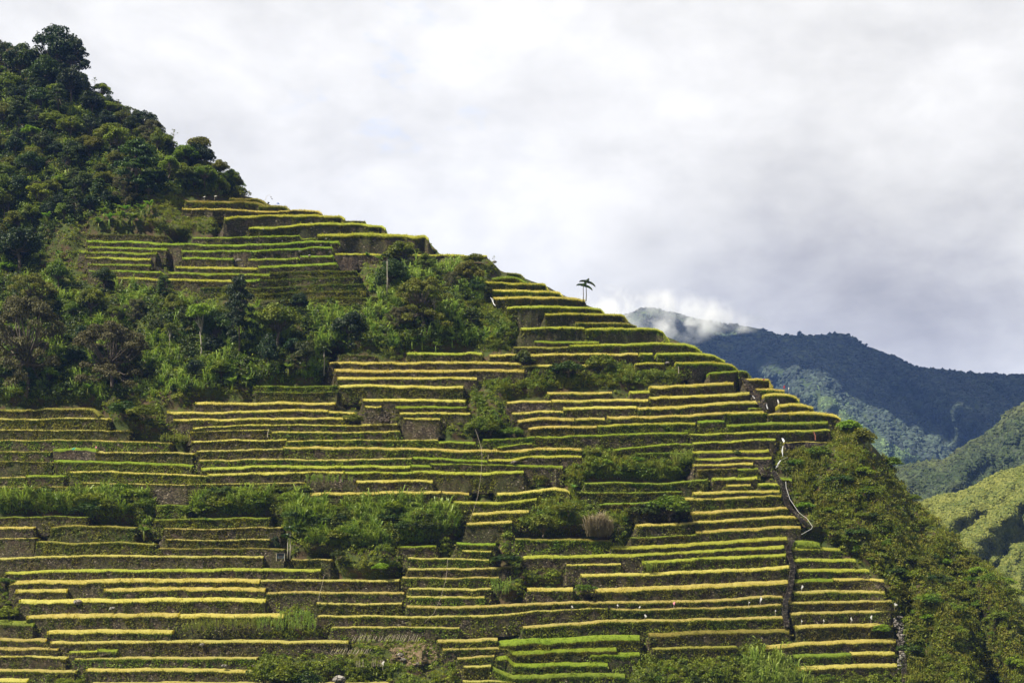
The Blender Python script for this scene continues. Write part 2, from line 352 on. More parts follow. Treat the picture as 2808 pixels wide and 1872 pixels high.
# ------------------------------------------------------------------ the traced terraces: each line is one field with its wall
TILES = {'A': (0, 500, 2.5128), 'B': (702, 500, 2.5128), 'C': (1300, 650, 2.5128), 'D': (1900, 900, 2.5128), 'E': (0, 1060, 2.5128), 'F': (702, 1060, 2.5128),
         'G': (1404, 1248, 2.5128), 'H': (2106, 1248, 2.5128), 'I': (0, 1400, 3.322), 'J': (702, 1400, 3.322)}
# zone | crop | crop height px | weeds on the wall 0..1 | outline
TRACE = '''
S|olive|9|.6|A 1580,95 1764,97 B 0,97 40,107 78,140
S|olive|9|.5|A 1275,108 1560,113 1764,120 B 0,124 60,138
S|olive|9|.6|B 20,146 120,147 205,152 228,172
S|gold|8|.4|A 1255,163 1540,170 1764,180 B 0,182 150,182 300,177 420,178 450,196
S|yg|10|.5|A 1545,225 1640,222 1764,212 B 0,211 200,206 400,208 600,215 608,234
S|yg|4|.3|B 610,254 750,258
S|yg|10|.7|A 1715,300 1764,292 B 0,292 130,292 250,284 300,272 500,264 700,268 800,278 885,285 890,300
S|green|7|.3|A 1325,368 1764,359 B 0,358 150,354 295,350
S|green|6|.2|B 315,374 405,372
S|yg|12|.9|B 425,344 600,334 800,332 1000,345 1185,350 1188,372
S|yg|8|.1|B 545,478 750,474 930,482 1100,487 1275,483 1450,486 1590,488
U|weed|3|.5|A 600,353 780,356 1000,358 1150,362
U|green|9|.3|A 595,385 900,392 1150,405 1400,412 1764,409 B 0,410 200,400 380,392 565,390
U|green|9|.2|A 605,427 900,432 1145,438
U|green|8|.2|A 1250,455 1450,457 1764,452 B 0,452 250,440 380,432 520,431
U|green|9|.2|A 545,453 800,465 1075,471
U|yg|9|.2|A 585,493 800,505 1030,512
U|green|9|.4|A 1255,502 1450,506 1600,506
U|green|9|.2|A 1710,513 1764,511 B 0,511 285,503
U|green|9|.2|B 305,494 420,490 525,489
U|green|8|.2|A 605,545 800,548 1030,555
U|yg|9|.2|A 1210,563 1500,568 1764,572
U|green|9|.2|B 15,565 200,556 400,544 550,540
U|green|8|.2|A 610,588 850,595 1100,601
U|green|9|.3|A 1160,603 1400,610 1764,614 B 0,614 90,616
U|yg|9|.3|A 800,640 1100,648 1400,652 1600,657
U|green|9|.3|A 1650,656 1764,656 B 0,656 20,656
U|weed|4|.8|B 92,612 200,609 400,603 690,599
U|weed|4|.6|B 22,665 300,655 450,645 680,638
U|weed|4|.8|A 1380,715 1550,714 1764,718 B 0,718 200,710 380,700 740,690
U|weed|4|.9|B 0,762 220,750 480,740 760,738
U|weed|4|.9|B 0,806 150,801 400,796 480,788 830,780
P|olive|7|.9|C 225,232 320,238 350,268
P|weed|9|.9|C 122,268 200,258 300,266 365,300
P|yg|9|1|C 80,291 250,300 400,305 500,306 515,350
P|gold|9|.9|C 125,344 350,352 500,358 605,368 616,394
P|gold|10|.7|C 132,400 300,397 500,397 700,400 765,414
P|yg|9|.7|C 225,472 300,462 400,460 600,462 800,470 880,480 898,504
P|yg|9|.9|C 490,513 700,510 1000,515 1050,530 1060,560
P|olive|7|.7|C 700,572 900,572 1060,578 1120,598
P|yg|9|.8|C 322,610 500,606 760,609
P|yg|9|.9|C 768,616 1000,613 1250,616 1300,632 1350,700
P|green|9|.4|C 415,704 650,705 860,708
P|yg|9|.5|C 660,730 900,722 1250,715 1450,718 1530,735 1570,772
P|olive|8|.5|C 270,742 450,740 650,744
P|gold|9|.5|C 108,798 300,793 600,785 900,790 1130,786
P|yg|9|.9|C 1145,787 1230,787
P|yg|9|.7|C 1262,788 1400,781 1500,782 1650,795 1730,840
P|gold|8|.6|C 335,872 600,867 880,868
P|yg|8|.6|C 1112,856 1200,850 1310,853
P|yg|9|.5|C 1395,851 1600,844 1764,860 D 250,226 300,250 318,278
P|green|7|.2|D 115,298 160,290 250,284 370,281 402,325
M|yg|9|.4|B 1040,1162 1300,1160 1470,1158 1555,1162
M|weed|3|.5|B 570,1182 820,1185
M|gold|9|.2|B 505,1230 700,1222 1000,1226 1400,1222 C 0,843 200,847 325,850
M|gold|10|.2|B 540,1275 900,1278 1300,1278 C 0,897 200,897 345,900
M|gold|9|.2|B 560,1328 900,1330 1300,1328 1520,1332
M|gold|10|.7|B 570,1382 700,1378 1100,1388 1425,1392
M|weed|5|.9|B 0,1392 300,1394 550,1388
M|green|4|.7|B 0,1436 300,1438 560,1432
M|gold|9|.3|F 735,73 1000,70 1300,76 1440,82
M|gold|7|.4|F 750,122 860,122
M|green|8|.3|F 960,122 1200,122 1450,128
M|gold|8|.4|F 990,164 1200,162 1475,168
M|gold|8|.3|F 1015,201 1265,203
L|gold|9|.3|E 1345,95 1600,96 1764,97 F 0,90 150,90 280,98 420,100 540,96
L|gold|8|.2|E 1150,158 1400,165 1764,155 F 0,148 300,142 490,148
L|gold|8|.2|F 500,160 670,166
L|gold|8|.5|E 1195,210 1500,212 1764,205 F 0,203 300,200 640,200
L|gold|6|.3|E 1330,275 1500,258 1764,247 F 0,247 400,250 615,252
L|gold|7|.3|F 620,252 800,248 970,243
L|gold|5|.5|E 1320,300 1500,292 1764,287 F 0,286 85,288
L|gold|6|.6|F 108,297 400,300 600,302 985,296
L|gold|6|.6|E 1320,365 1600,358 1764,355 F 0,352 205,350
L|gold|5|.9|F 210,364 500,360 900,355 1250,360
L|green|8|.8|F 1252,362 1510,368
L|straw|6|.6|E 1355,430 1550,428 1764,418 F 0,412 185,412
L|gold|9|.6|F 187,402 500,405 900,408 1100,408 1400,425 1560,425 1700,424 C 330,1452 450,1438 600,1440 740,1448
L|straw|6|.6|E 1370,500 1764,488 F 0,487 400,492 700,490 1000,482 1070,480
L|green|8|.5|F 1080,474 1300,482 1590,495
L|yg|8|.2|F 1600,492 1764,488 C 335,1498 600,1492 740,1495
L|yg|9|.5|E 1385,550 1600,542 1764,532 F 0,530 400,532 1060,534
L|green|8|.2|F 1065,530 1210,532
L|green|8|.3|F 1200,512 1500,515 1764,522 G 60,52 200,58 350,65
L|gold|9|.4|E 1430,590 1600,584 1764,578 F 0,577 200,575 330,567 600,570
L|yg|9|.7|F 605,570 1000,574 1130,562 1400,580 1600,578 1764,570 G 80,92
L|straw|4|.4|E 570,655 900,661 1250,668 1500,662 1764,655 F 0,650 330,652
L|gold|8|.2|F 690,636 900,634 1010,630 1215,636
L|gold|9|.3|F 375,720 700,715 1000,712 1270,712
L|gold|8|.6|F 1280,711 1465,722
E|olive|8|.8|E 0,148 350,140 550,135 640,142 680,185
E|straw|6|.8|E 0,212 240,214 420,206 740,205
E|straw|5|.7|E 0,288 500,285 700,290 890,294
E|straw|5|.5|E 0,361 400,355 700,362 1000,370 1170,378
E|straw|4|.6|E 0,438 350,437
E|green|9|.0|E 365,418 500,410 660,418
E|straw|6|.8|E 665,440 1000,442 1330,446
E|straw|3|.7|E 0,510 360,512
E|green|8|.8|E 370,497 700,502 1000,512 1320,526
E|straw|5|.6|E 0,617 175,614
E|green|7|.6|E 176,600 440,600
E|gold|6|.9|E 480,577 750,570 1000,585 1300,597 1425,600
E|straw|3|.8|E 0,685 350,682 540,683
E|weed|4|.6|E 0,892 400,885 600,890
E|gold|7|.2|E 0,956 230,958
E|straw|3|.2|E 0,1037 130,1042 240,1034
E|straw|4|.6|E 1130,970 1400,972 1764,962 F 0,962 170,960
E|straw|4|.8|E 1145,1045 1500,1048 1764,1041 F 0,1040 90,1045
E|olive|4|.2|E 1090,1106 1400,1108 1764,1106 F 0,1108 195,1110
E|weed|5|.9|E 1075,808 1200,803 1300,812
E|weed|5|1|E 1060,905 1300,900 1764,895 F 0,893 90,890
E|olive|6|1|E 350,955 500,945 700,950 930,960
E|olive|5|.9|E 250,1060 500,1068 800,1060 1060,1075
K|straw|6|.2|I 0,422 400,405 800,395 1200,398 1700,400 2332,400 J 0,401 60,403
K|yg|8|.3|I 50,545 500,530 1000,520 1500,527 2000,515 2332,515 J 0,520 300,520 585,522
K|gold|11|.5|I 90,625 500,622 900,612 1300,602 1700,605 2332,610 J 0,608 28,612
K|straw|6|.4|J 32,620 300,618 800,622 1300,616
K|gold|10|.3|I 140,705 400,704 600,702
K|gold|11|.4|I 945,692 1100,688 1500,682 2332,688 J 0,688 75,690
K|gold|11|.4|I 170,800 600,796 1200,788 1700,782 2332,785 J 0,787 80,790
K|straw|6|.4|J 95,735 400,728 900,730 1345,734
K|gold|11|.5|I 240,938 700,928 1200,925 1620,920
K|gold|11|.7|I 1628,930 2332,930 J 0,935 245,938
K|straw|5|.7|J 550,832 900,835 1325,832
K|gold|10|.4|I 425,1082 900,1072 1300,1070 1560,1078
K|straw|5|.5|J 560,945 1000,945 1400,955 2000,945 2332,927 G 150,1062 400,1050 660,1045
K|straw|7|.5|I 455,1186 1000,1180 1700,1172 2332,1175 J 0,1178 400,1178 835,1178
K|straw|4|.5|J 690,1050 1200,1050 1850,1055
K|yg|6|.4|I 630,1272 880,1262
K|green|9|.3|I 885,1248 1060,1252
K|straw|6|.6|I 680,1332 1200,1328 1800,1328 2332,1330
K|gold|8|.4|I 780,1432 1250,1430 1700,1430 2332,1446
K|straw|7|.3|I 0,1155 200,1158 410,1166
K|straw|8|.3|I 0,1235 300,1235 520,1242
K|straw|6|.3|I 0,1305 300,1312 600,1328
K|straw|6|.5|I 0,1440 300,1440 680,1452
K|gold|10|.4|I 0,1522 240,1526
K|straw|5|.4|I 830,1562 1600,1558 2332,1560 J 0,1560 1200,1565
K|weed|12|.3|I 0,985 150,992 300,1010
K|straw|4|.7|J 320,434 600,432 680,436
K|gold|7|.5|J 0,524 300,520 585,522
Q|straw|6|.4|J 0,404 60,404
Q|straw|5|.8|J 1380,415 1700,425 2120,432
Q|straw|6|.5|J 1380,515 1900,515 2332,496
Q|straw|5|.6|J 1330,600 1800,602 2210,592
Q|straw|6|.5|J 1390,692 1800,700 2140,696
Q|straw|6|.6|J 1370,765 1800,770 2080,768
Q|straw|7|.6|J 1370,855 1800,862 2100,856 2332,842 G 0,1016 400,1000 900,1000 1400,988 1764,960 H 0,957 100,960
Q|straw|7|.6|J 1650,1172 2000,1165 2200,1155
Q|straw|6|.6|J 1700,1246 2100,1238 2285,1230
Q|straw|6|.5|J 1830,1330 2000,1315 2170,1305
Q|straw|6|.9|J 1890,1405 2140,1398
Q|straw|4|.9|J 1880,1540 2332,1540
Q|green|7|.7|F 1380,1066 1650,1072
Q|gold|6|.7|F 1420,1116 1620,1120
Q|green|5|.5|F 975,1095 1240,1090
Q|yg|8|.8|F 1360,778 1500,786 1764,780 G 170,286
Q|gold|9|.7|F 1488,862 1600,855 1764,844 G 115,368
Q|gold|8|.8|F 1450,930 1600,926 1764,912
Q|gold|9|.7|F 1660,725 1764,723 G 0,250 150,228 300,214 385,225 400,240
Q|weed|6|1|G 500,178 700,172 1000,185 1350,152
Q|weed|5|1|G 440,240 800,252 1170,236
Q|olive|6|1|G 20,562 250,572 480,566 690,585
Q|weed|6|1|G 600,330 800,322 1100,305
T|green|14|.9|J 2215,1175 G 0,1265 300,1252 500,1238 700,1232 880,1230
T|green|10|.9|J 2300,1235 G 0,1345 400,1328 720,1318
T|green|9|.9|G 540,1355 880,1357
T|green|10|.9|J 2190,1320 2300,1312 G 0,1432 400,1420 660,1425
T|weed|10|.9|J 2155,1410 G 0,1512 500,1490 780,1502
R|yg|9|.4|G 1385,147 1550,146 1690,142
R|gold|8|.2|G 1480,189 1645,188
R|yg|8|.7|G 1700,186 1764,182 H 0,178 90,186
R|gold|9|.3|G 1252,246 1500,236 1764,228 H 0,224 80,226
R|gold|9|.7|G 1180,286 1500,275 1764,258 H 0,255 92,259
R|gold|9|.5|G 1240,380 1500,366 1764,350 H 0,347 142,346
R|gold|8|.5|G 860,466 1000,463 1200,455 1500,430 1764,412 H 0,409 205,408
R|gold|9|.2|G 1270,516 1500,496 1764,485 H 0,480 225,478
R|weed|4|.6|G 820,558 1000,553 1268,540
R|yg|10|.3|G 680,616 900,616 1200,596 1500,576 1764,562 H 0,558 132,553
R|yg|9|.2|G 75,686 300,680 600,678 1000,662 1400,636 1764,620 H 0,618 112,612
R|gold|6|.2|G 375,742 750,736
R|yg|9|.6|G 900,720 1180,706 1300,690 1764,676 H 0,675 125,668
R|gold|9|.3|G 475,812 1000,800 1400,780 1764,765 H 0,765 148,750
R|gold|10|.2|G 105,906 420,906
R|gold|12|.4|G 578,908 1000,895 1400,875 1764,857 H 0,855 138,852
R|straw|7|.9|G 680,1046 900,1048 1400,1035 1764,1022 H 0,1020 92,1014
R|straw|7|.8|G 75,1172 300,1160 600,1130 950,1125 1400,1118 1764,1106 H 0,1108 105,1102
R|olive|9|.4|G 945,1224 1300,1206 1764,1195 H 0,1195 147,1190
R|olive|5|.8|G 970,1326 1300,1312 1550,1310
V|gold|10|.2|C 1215,1015 1500,1002 1764,988 D 280,360
V|gold|10|.3|C 1210,1090 1500,1078 1764,1062 D 200,432 390,425
V|gold|10|.3|C 1128,1162 1400,1150 1764,1122 D 0,508 200,498 460,485
V|gold|9|.2|C 615,1160 800,1154 950,1156 1120,1153
V|gold|9|.2|C 505,1058 800,1053 950,1054
V|yg|9|.1|C 1075,1052 1210,1048
V|gold|8|.1|C 225,1122 300,1116 530,1112
V|gold|9|.2|C 535,1110 900,1104 1200,1105
V|gold|8|.2|C 262,1198 450,1184 615,1184
V|gold|10|.3|C 300,1250 400,1234 500,1229 690,1232
V|gold|9|.6|C 700,1236 900,1232
V|gold|9|.5|C 920,1224 1200,1222 1500,1208 1764,1192 D 0,576 230,568
V|gold|9|.5|D 235,570 510,560
V|gold|9|.8|C 375,1298 440,1290 600,1287 845,1288
V|yg|8|.8|C 852,1280 1200,1270 1525,1262
V|green|8|.5|C 1545,1258 1640,1254 1725,1252
V|green|9|.7|D 235,650 500,640 800,632 930,628
V|green|6|.7|C 60,1384 300,1372 420,1364
V|green|7|.6|C 425,1362 900,1350 1200,1338 1475,1330
V|yg|7|.2|C 1492,1346 1764,1336 D 0,710 500,695 800,690 945,688
V|green|6|.2|C 160,1432 400,1410
V|green|6|.5|C 960,1452 1300,1416 1500,1410
V|yg|7|.2|C 1510,1404 1764,1397 D 300,758 570,750
V|yg|8|.1|D 0,838 300,832 525,825
V|yg|8|.1|D 20,886 300,880 543,876
V|gold|8|.1|D 5,926 200,922 415,912
V|olive|6|.5|D 30,955 300,948
V|green|7|.7|D 310,958 450,952
V|straw|3|.0|D 640,782 780,775 920,778
V|weed|4|1|C 1110,1482 1300,1476 1530,1478
V|gold|7|.2|D 520,578 660,572
V|green|5|.3|D 390,545 490,540
V|gold|8|.2|D 365,342 450,336 540,338 552,385
V|gold|8|.6|D 440,408 550,402 632,416
V|gold|10|.3|D 495,446 560,434 650,440 710,455 735,478
V|gold|10|.3|D 600,512 650,506 750,508 830,530
V|gold|11|.6|D 672,566 740,560 850,562 990,580 1020,606
W|green|9|.5|H 75,140 120,142 165,150
W|weed|14|.6|H 190,578 280,572 360,590
W|yg|9|.3|H 158,620 350,622 500,632
W|yg|9|.2|H 178,705 400,704 605,706
W|yg|9|.4|H 205,775 450,772 700,778
W|green|9|.5|H 185,846 450,842
W|gold|8|.2|H 452,840 650,836 800,845
W|straw|8|.5|H 178,930 500,922 805,926
W|straw|7|.5|H 142,1002 500,995 855,993
W|straw|7|.3|H 158,1080 500,1070 890,1055
W|gold|9|.7|H 198,1168 500,1157 862,1150
W|gold|9|.4|H 0,1305 200,1287 500,1270 880,1260
W|gold|9|.5|H 575,1352 875,1343
W|weed|8|.7|H 180,1368 572,1356
W|gold|10|.6|H 212,1452 500,1437 890,1425
'''
ZN = {'S': 'the skyline flight under the forest', 'U': 'the green upper left flight', 'P': 'the ridge flight beside two palms', 'M': 'the flight right of the woods', 'L': 'the wide central flight',
      'E': 'the flight at the left edge', 'K': 'the lower left flight', 'Q': 'the lower middle flight', 'T': 'the grassy bottom centre bank', 'R': 'the flight left of the stairway', 'V': 'the upper right flight above spur', 'W': 'the flight right of the stairway'}
CN = {'gold': 'golden rice', 'yg': 'yellow-green rice', 'green': 'green rice', 'straw': 'straw-coloured rice', 'olive': 'olive rice', 'weed': 'grassy'}
def parse(s):
    out = []; o = None
    for tk in s.split():
        if tk in TILES: o = TILES[tk]
        else:
            a, b = tk.split(','); out.append((o[0]+float(a)/o[2], o[1]+float(b)/o[2]))
    p = np.array(out); keep = [0]
    for i in range(1, len(p)):
        if p[i, 0] > p[keep[-1], 0]+1: keep.append(i)
    p = p[keep]
    if p[0, 0] < 3: p = np.vstack([[p[0, 0]-220, p[0, 1]+2], p])   # fields run on past the frame
    return p
SEG = []; seen = set()
for ln in TRACE.strip().splitlines():
    z, st, th, wd, pts = ln.split('|')
    if pts in ('J 0,524 300,520 585,522', 'J 0,404 60,404'): continue
    p = parse(pts); SEG.append(dict(z=z, st=st, th=float(th), w=float(wd), p=p, x0=p[0, 0], x1=p[-1, 0]))
def rowy(s, x): return np.interp(x, s['p'][:, 0], s['p'][:, 1])
GX0, GY0, GS = -700, -200, 4.0
mask = np.zeros((700, 1080), np.float32); hmask = np.zeros((700, 1080), np.float32)
for i, s in enumerate(SEG):
    n = max(4, int((s['x1']-s['x0'])/9)); x = np.linspace(s['x0'], s['x1'], n)
    y = rowy(s, x)+snoise(x, x*0+i*50, 160, i)*1.3+snoise(x, x*0, 38, i+900)*0.6
    th = s['th']*1.28*(1+0.12*snoise(x, x*0, 70, i+300))
    ywt = y+th; dn = np.full(n, np.nan)
    for j, o in enumerate(SEG):
        if o is s: continue
        yo = rowy(o, x); ok = (x >= o['x0']-3) & (x <= o['x1']+3) & (yo+o['th'] > ywt+7) & (yo+o['th'] < ywt+(92 if s['z'] == 'none' else 60))
        c = np.where(ok, yo+o['th'], np.nan); dn = np.fmin(dn, c)
    s['free'] = np.isnan(dn)
    dn = np.where(np.isnan(dn), ywt+26, dn)
    s.update(n=n, x=x, ywt=ywt, ybot=dn, thx=th)
    xf = np.linspace(x[0], x[-1], n*4)
    for xx, a, b, fr_ in zip(xf, np.interp(xf, x, ywt-th), np.interp(xf, x, dn), np.interp(xf, x, s['free'].astype(float))):
        hv = 2.4 if fr_ > .5 else float(Y0(xx, a)-Y0(xx, b))+1.0
        gx = int((xx-GX0)/GS); a = int((a-GY0)/GS); b = int((b-GY0)/GS); mask[max(a, 0):b+1, gx] = 1; hmask[max(a, 0):b+1, gx] = np.maximum(hmask[max(a, 0):b+1, gx], hv)
def blur(m, r):
    for ax in (0, 1):
        c = np.cumsum(np.pad(m, [(r+1, r) if a == ax else (0, 0) for a in (0, 1)], mode='edge'), axis=ax)
        m = (np.take(c, range(2*r+1, c.shape[ax]), ax)-np.take(c, range(0, c.shape[ax]-2*r-1), ax))/(2*r+1)
    return m
tmask = mask.copy(); 
hm = hmask.copy()
for _ in range(4):
    for ax in (0, 1): hm = np.maximum(hm, np.maximum(np.roll(hm, 1, ax), np.roll(hm, -1, ax)))
pmask = blur(hm, 3)
def samp(m, px, py):
    gx = np.clip((np.asarray(px, float)-GX0)/GS, 0, m.shape[1]-2); gy = np.clip((np.asarray(py, float)-GY0)/GS, 0, m.shape[0]-2)
    i = gx.astype(int); j = gy.astype(int); fx = gx-i; fy = gy-j
    return m[j, i]*(1-fx)*(1-fy)+m[j, i+1]*fx*(1-fy)+m[j+1, i]*(1-fx)*fy+m[j+1, i+1]*fx*fy
def Yb(px, py): return Y0(px, py)+.8+1.0*samp(pmask, px, py)+1.3*snoise(np.asarray(px, float), np.asarray(py, float), 150, 5)*np.clip(1-samp(pmask, px, py)/2, 0, 1)
def at(px, py): return P3(px, py, Yb(px, py))

# ------------------------------------------------------------------ hillside
def hill_mesh(name, mat, xs, crest_f, ybot, depth_f, rows, back, rough, rs, kind='structure'):
    mb = MB(); X = xs[None, :]; cy = crest_f(xs)[None, :]
    t = np.linspace(0, 1, rows)[:, None]**1.15
    PY = cy+(np.maximum(ybot, cy+60)-cy)*t; PX = X+0*PY
    Y = depth_f(PX, PY); V = P3(PX, PY, Y)
    V[..., 1] += rough*snoise(V[..., 0], V[..., 2], rs, 3)+rough*.5*snoise(V[..., 0], V[..., 2], rs*.4, 4)
    bk = []
    for dy, dz in back[::-1]:
        b = V[0]+[0, dy, -dz]; bk.append(b)
    G = np.concatenate([np.array(bk), V], 0); r, c = G.shape[:2]
    ii = np.arange(r*c).reshape(r, c)
    q = np.stack([ii[:-1, :-1], ii[1:, :-1], ii[1:, 1:], ii[:-1, 1:]], -1).reshape(-1, 4)
    mb.add(G.reshape(-1, 3), q)
    o = mb.build(name, mat, smooth=True); tag(o, kind=kind); return o
hill_mesh('hillside', M_hill, np.arange(-680, 3500, 12.), skyl, 2350, Yb, 170, [(14, 3), (45, 22), (110, 80), (220, 190), (330, 300)], .35, 9)
# ground sheet far below reaching the horizon
mb = MB(); gx = np.linspace(-4600, 4600, 50); gy = np.concatenate([np.linspace(-150, 200, 8), np.linspace(260, 7300, 50)])
XX, YY = np.meshgrid(gx, gy); ZZ = -150+snoise(XX, YY, 900, 8)*18
ii = np.arange(XX.size).reshape(XX.shape)
mb.add(np.stack([XX, YY, ZZ], -1), np.stack([ii[:-1, :-1], ii[:-1, 1:], ii[1:, 1:], ii[1:, :-1]], -1).reshape(-1, 4))
tag(mb.build('valley_ground', M_nearhill, smooth=True), kind='structure')

# ------------------------------------------------------------------ terraces
M_wall = {0: M_stone_bare, 1: M_stone, 2: M_stone_weedy}
SEG.sort(key=lambda s: (s['z'], float(np.mean(s['p'][:, 1])), s['x0']))
cnt = {}; tot = {}
for s in SEG: tot[s['z']] = tot.get(s['z'], 0)+1
ORD = ['topmost', 'second', 'third', 'fourth', 'fifth', 'sixth', 'seventh', 'eighth', 'ninth', 'tenth', 'eleventh', 'twelfth', 'thirteenth', 'fourteenth', 'fifteenth', 'sixteenth', 'seventeenth', 'eighteenth', 'nineteenth', 'twentieth']
def ordinal(k, n):
    if k == n-1: return 'lowest'
    if k < 20: return ORD[k]
    t_, u = divmod(k+1, 10); return {2: 'twenty', 3: 'thirty', 4: 'forty'}[t_]+('-'+['', 'first', 'second', 'third', 'fourth', 'fifth', 'sixth', 'seventh', 'eighth', 'ninth'][u] if u else 'th') if u else {2: 'twentieth', 3: 'thirtieth', 4: 'fortieth'}[t_]
for i, s in enumerate(SEG):
    k = cnt.get(s['z'], 0); cnt[s['z']] = k+1
    x, ywt, n = s['x'], s['ywt'], s['n']
    Y = Y0(x, ywt); Tp = P3(x, ywt, Y); hcrop = s['thx']/F*Y
    zl = (YH-s['ybot'])/F*Y0(x, s['ybot'])-0.35
    zl = np.minimum(zl, Tp[:, 2]-0.8); h = Tp[:, 2]-zl
    zl = np.where(s['free'], Tp[:, 2]-4.6, zl)
    org = Tp[n//2].copy(); length = np.sum(np.linalg.norm(np.diff(Tp, axis=0), axis=1))
    root = link('rice_terrace', None, loc=org)
    ws = 'weedy' if s['w'] >= .6 else ('bare' if s['w'] <= .15 else 'mossy')
    ln_ = 'short' if length < 22 else ('long' if length > 55 else 'medium-long')
    tag(root, f"{CN[s['st']]} terrace with {ws} wall, {ordinal(k, tot[s['z']])} down in {ZN[s['z']]}", 'rice terrace', 'rice terraces on the hillside')
    # wall + tread
    mb = MB(); nr = 5; t = np.linspace(0, 1, nr)[:, None]
    W = np.zeros((nr, n, 3)); W[..., 0] = Tp[None, :, 0]; W[..., 2] = Tp[None, :, 2]*(1-t)+zl[None]*t
    hw = Tp[:, 2]-zl; W[..., 1] = Y[None]-t*(0.10+.25*np.clip((hw-4)/3, 0, 1))[None]*hw[None]
    W[1:, :, 1] += rng.normal(size=(nr-1, n))*.12; W[0, :, 1] += rng.normal(size=n)*.06; W[0, :, 2] += rng.normal(size=n)*.05
    px_ = Tp[n//2, 1]/F
    eL = W[:, :1]+np.array([-7*px_, 2.4, -.3]); eR = W[:, -1:]+np.array([7*px_, 2.4, -.3]); eL[:, 0, 0] -= t[:, 0]*.38*hw[0]; eR[:, 0, 0] += t[:, 0]*.38*hw[-1]; eL[:2, :, 2] -= .9; eR[:2, :, 2] -= .9
    W = np.concatenate([eL, W, eR], 1); n0, n = n, n+2
    back = W[0]+[0, 24, 0.0]; G = np.concatenate([back[None], W], 0); r = nr+1
    ii = np.arange(r*n).reshape(r, n)
    mb.add(G.reshape(-1, 3), np.stack([ii[:-1, :-1], ii[1:, :-1], ii[1:, 1:], ii[:-1, 1:]], -1).reshape(-1, 4))
    for e in (0, n-1):       # end faces of the wall, running back into the slope
        c = np.stack([W[:, e], W[:, e]+[0, 24, 0]], 1).reshape(-1, 3); j = np.arange(nr-1)*2
        q = np.stack([j, j+1, j+3, j+2], -1); mb.add(c, q if e == 0 else q[:, ::-1])
    mat = M_wall[0 if s['w'] <= .15 else (2 if s['w'] >= .7 else 1)]
    mb.build('stone_wall', mat, root, origin=org); n = n0
    # crop: a lumpy body with many blades along and behind the edge
    mb = MB(); hb = hcrop*.82
    fr = Tp+[0, .12, 0]; depth = [-.1, -.05, .8, 1.7, 4, 22]; hh = [0, .10, .58, 1, 1, 1]
    G = np.stack([fr+np.array([0, d_, 0])+np.stack([0*hb, 0*hb, hb*e_+(rng.normal(size=n)*.05 if e_ else 0)], 1) for d_, e_ in zip(depth, hh)], 0)
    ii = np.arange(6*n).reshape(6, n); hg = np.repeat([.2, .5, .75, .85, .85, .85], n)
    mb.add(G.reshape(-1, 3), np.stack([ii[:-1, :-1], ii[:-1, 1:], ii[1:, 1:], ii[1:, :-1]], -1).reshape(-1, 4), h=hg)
    for e in (0, n-1):
        c = np.stack([fr[e], fr[e]+[0, 22, 0], fr[e]+[0, 22, hb[e]*.9], fr[e]+[0, 0, hb[e]*.9]]); mb.add(c, [(0, 1, 2, 3)], h=[0, 0, .6, .6])
    def along(m):
        u = rng.random(m)*(n-1); a = u.astype(int).clip(0, n-2); f = (u-a)[:, None]
        return Tp[a]*(1-f)+Tp[a+1]*f, (hcrop[a]*(1-f[:, 0])+hcrop[a+1]*f[:, 0])
    dens = 1.0 if s['st'] != 'weed' else .7
    m = int(length*26*dens); b, hc = along(m); dy = rng.random(m)*1.9; b = b+np.stack([0*hc, dy-.12, 0*hc-.02], 1); hc = hc*np.clip(.20+.46*dy, 0, 1.02)
    lump = 1+.17*snoise(b[:, 0], b[:, 1]*0, 2.4, i+11)+.10*snoise(b[:, 0], b[:, 1]*0, 7, i+17)
    lump = lump*np.where(snoise(b[:, 0], 0*b[:, 0], 11, i+77)+rng.normal(size=m)*.12 < -1.15, .45, 1)
    add_blades(mb, b, hc*rng.uniform(.7, 1.3, m)*lump, .12, rng.uniform(.2, .8, m)*(1.3 if s['st'] == 'weed' else 1), .9, az=-np.pi/2+rng.normal(size=m)*1.1)
    m = int(length*16*dens); b, hc = along(m); b = b+np.stack([0*hc, 1.2+rng.random(m)**1.5*6, 0*hc], 1)
    add_blades(mb, b, hc*rng.uniform(.8, 1.12, m), .10, rng.uniform(.05, .35, m))
    mb.build('rice_crop' if s['st'] != 'weed' else 'grass_cover', CROP[s['st']], root, origin=org)
    # weeds on the wall
    area = float(np.mean(h))*length
    if s['w'] > 0:
        mb = MB(); s['w'] = s['w']*.8+.2 if s['w'] > .1 else .1; m = int(area*(8+38*s['w'])); u = rng.random(m)*(n-1); a = u.astype(int).clip(0, n-2); f = u-a
        tp = Tp[a]*(1-f[:, None])+Tp[a+1]*f[:, None]; bz = zl[a]*(1-f)+zl[a+1]*f; v = rng.random(m)**1.25
        c = tp.copy(); c[:, 2] = tp[:, 2]*(1-v)+bz*v; c[:, 1] -= v*.1*(tp[:, 2]-bz)
        pt = snoise(c[:, 0], c[:, 2], 6, i+40)+.6*snoise(c[:, 0], c[:, 2], 1.6, i+41)
        keep = pt+rng.normal(size=m)*.3 > (0.65-1.6*s['w'])+v*.3
        c = c[keep]; bulge = np.clip(pt[keep], 0, 1.2)
        c[:, 1] -= rng.random(len(c))*(.12+.38*bulge*s['w']*1.4)
        if len(c): add_leaves(mb, c, rng.uniform(.09, .24, len(c)), np.tile([0, -1., 1.1], (len(c), 1)), .45)
        # bushy growth at the foot of walls that end in scrub, and round the ends
        fr_i = np.flatnonzero(s['free']); m = int(length*len(fr_i)/n*14)
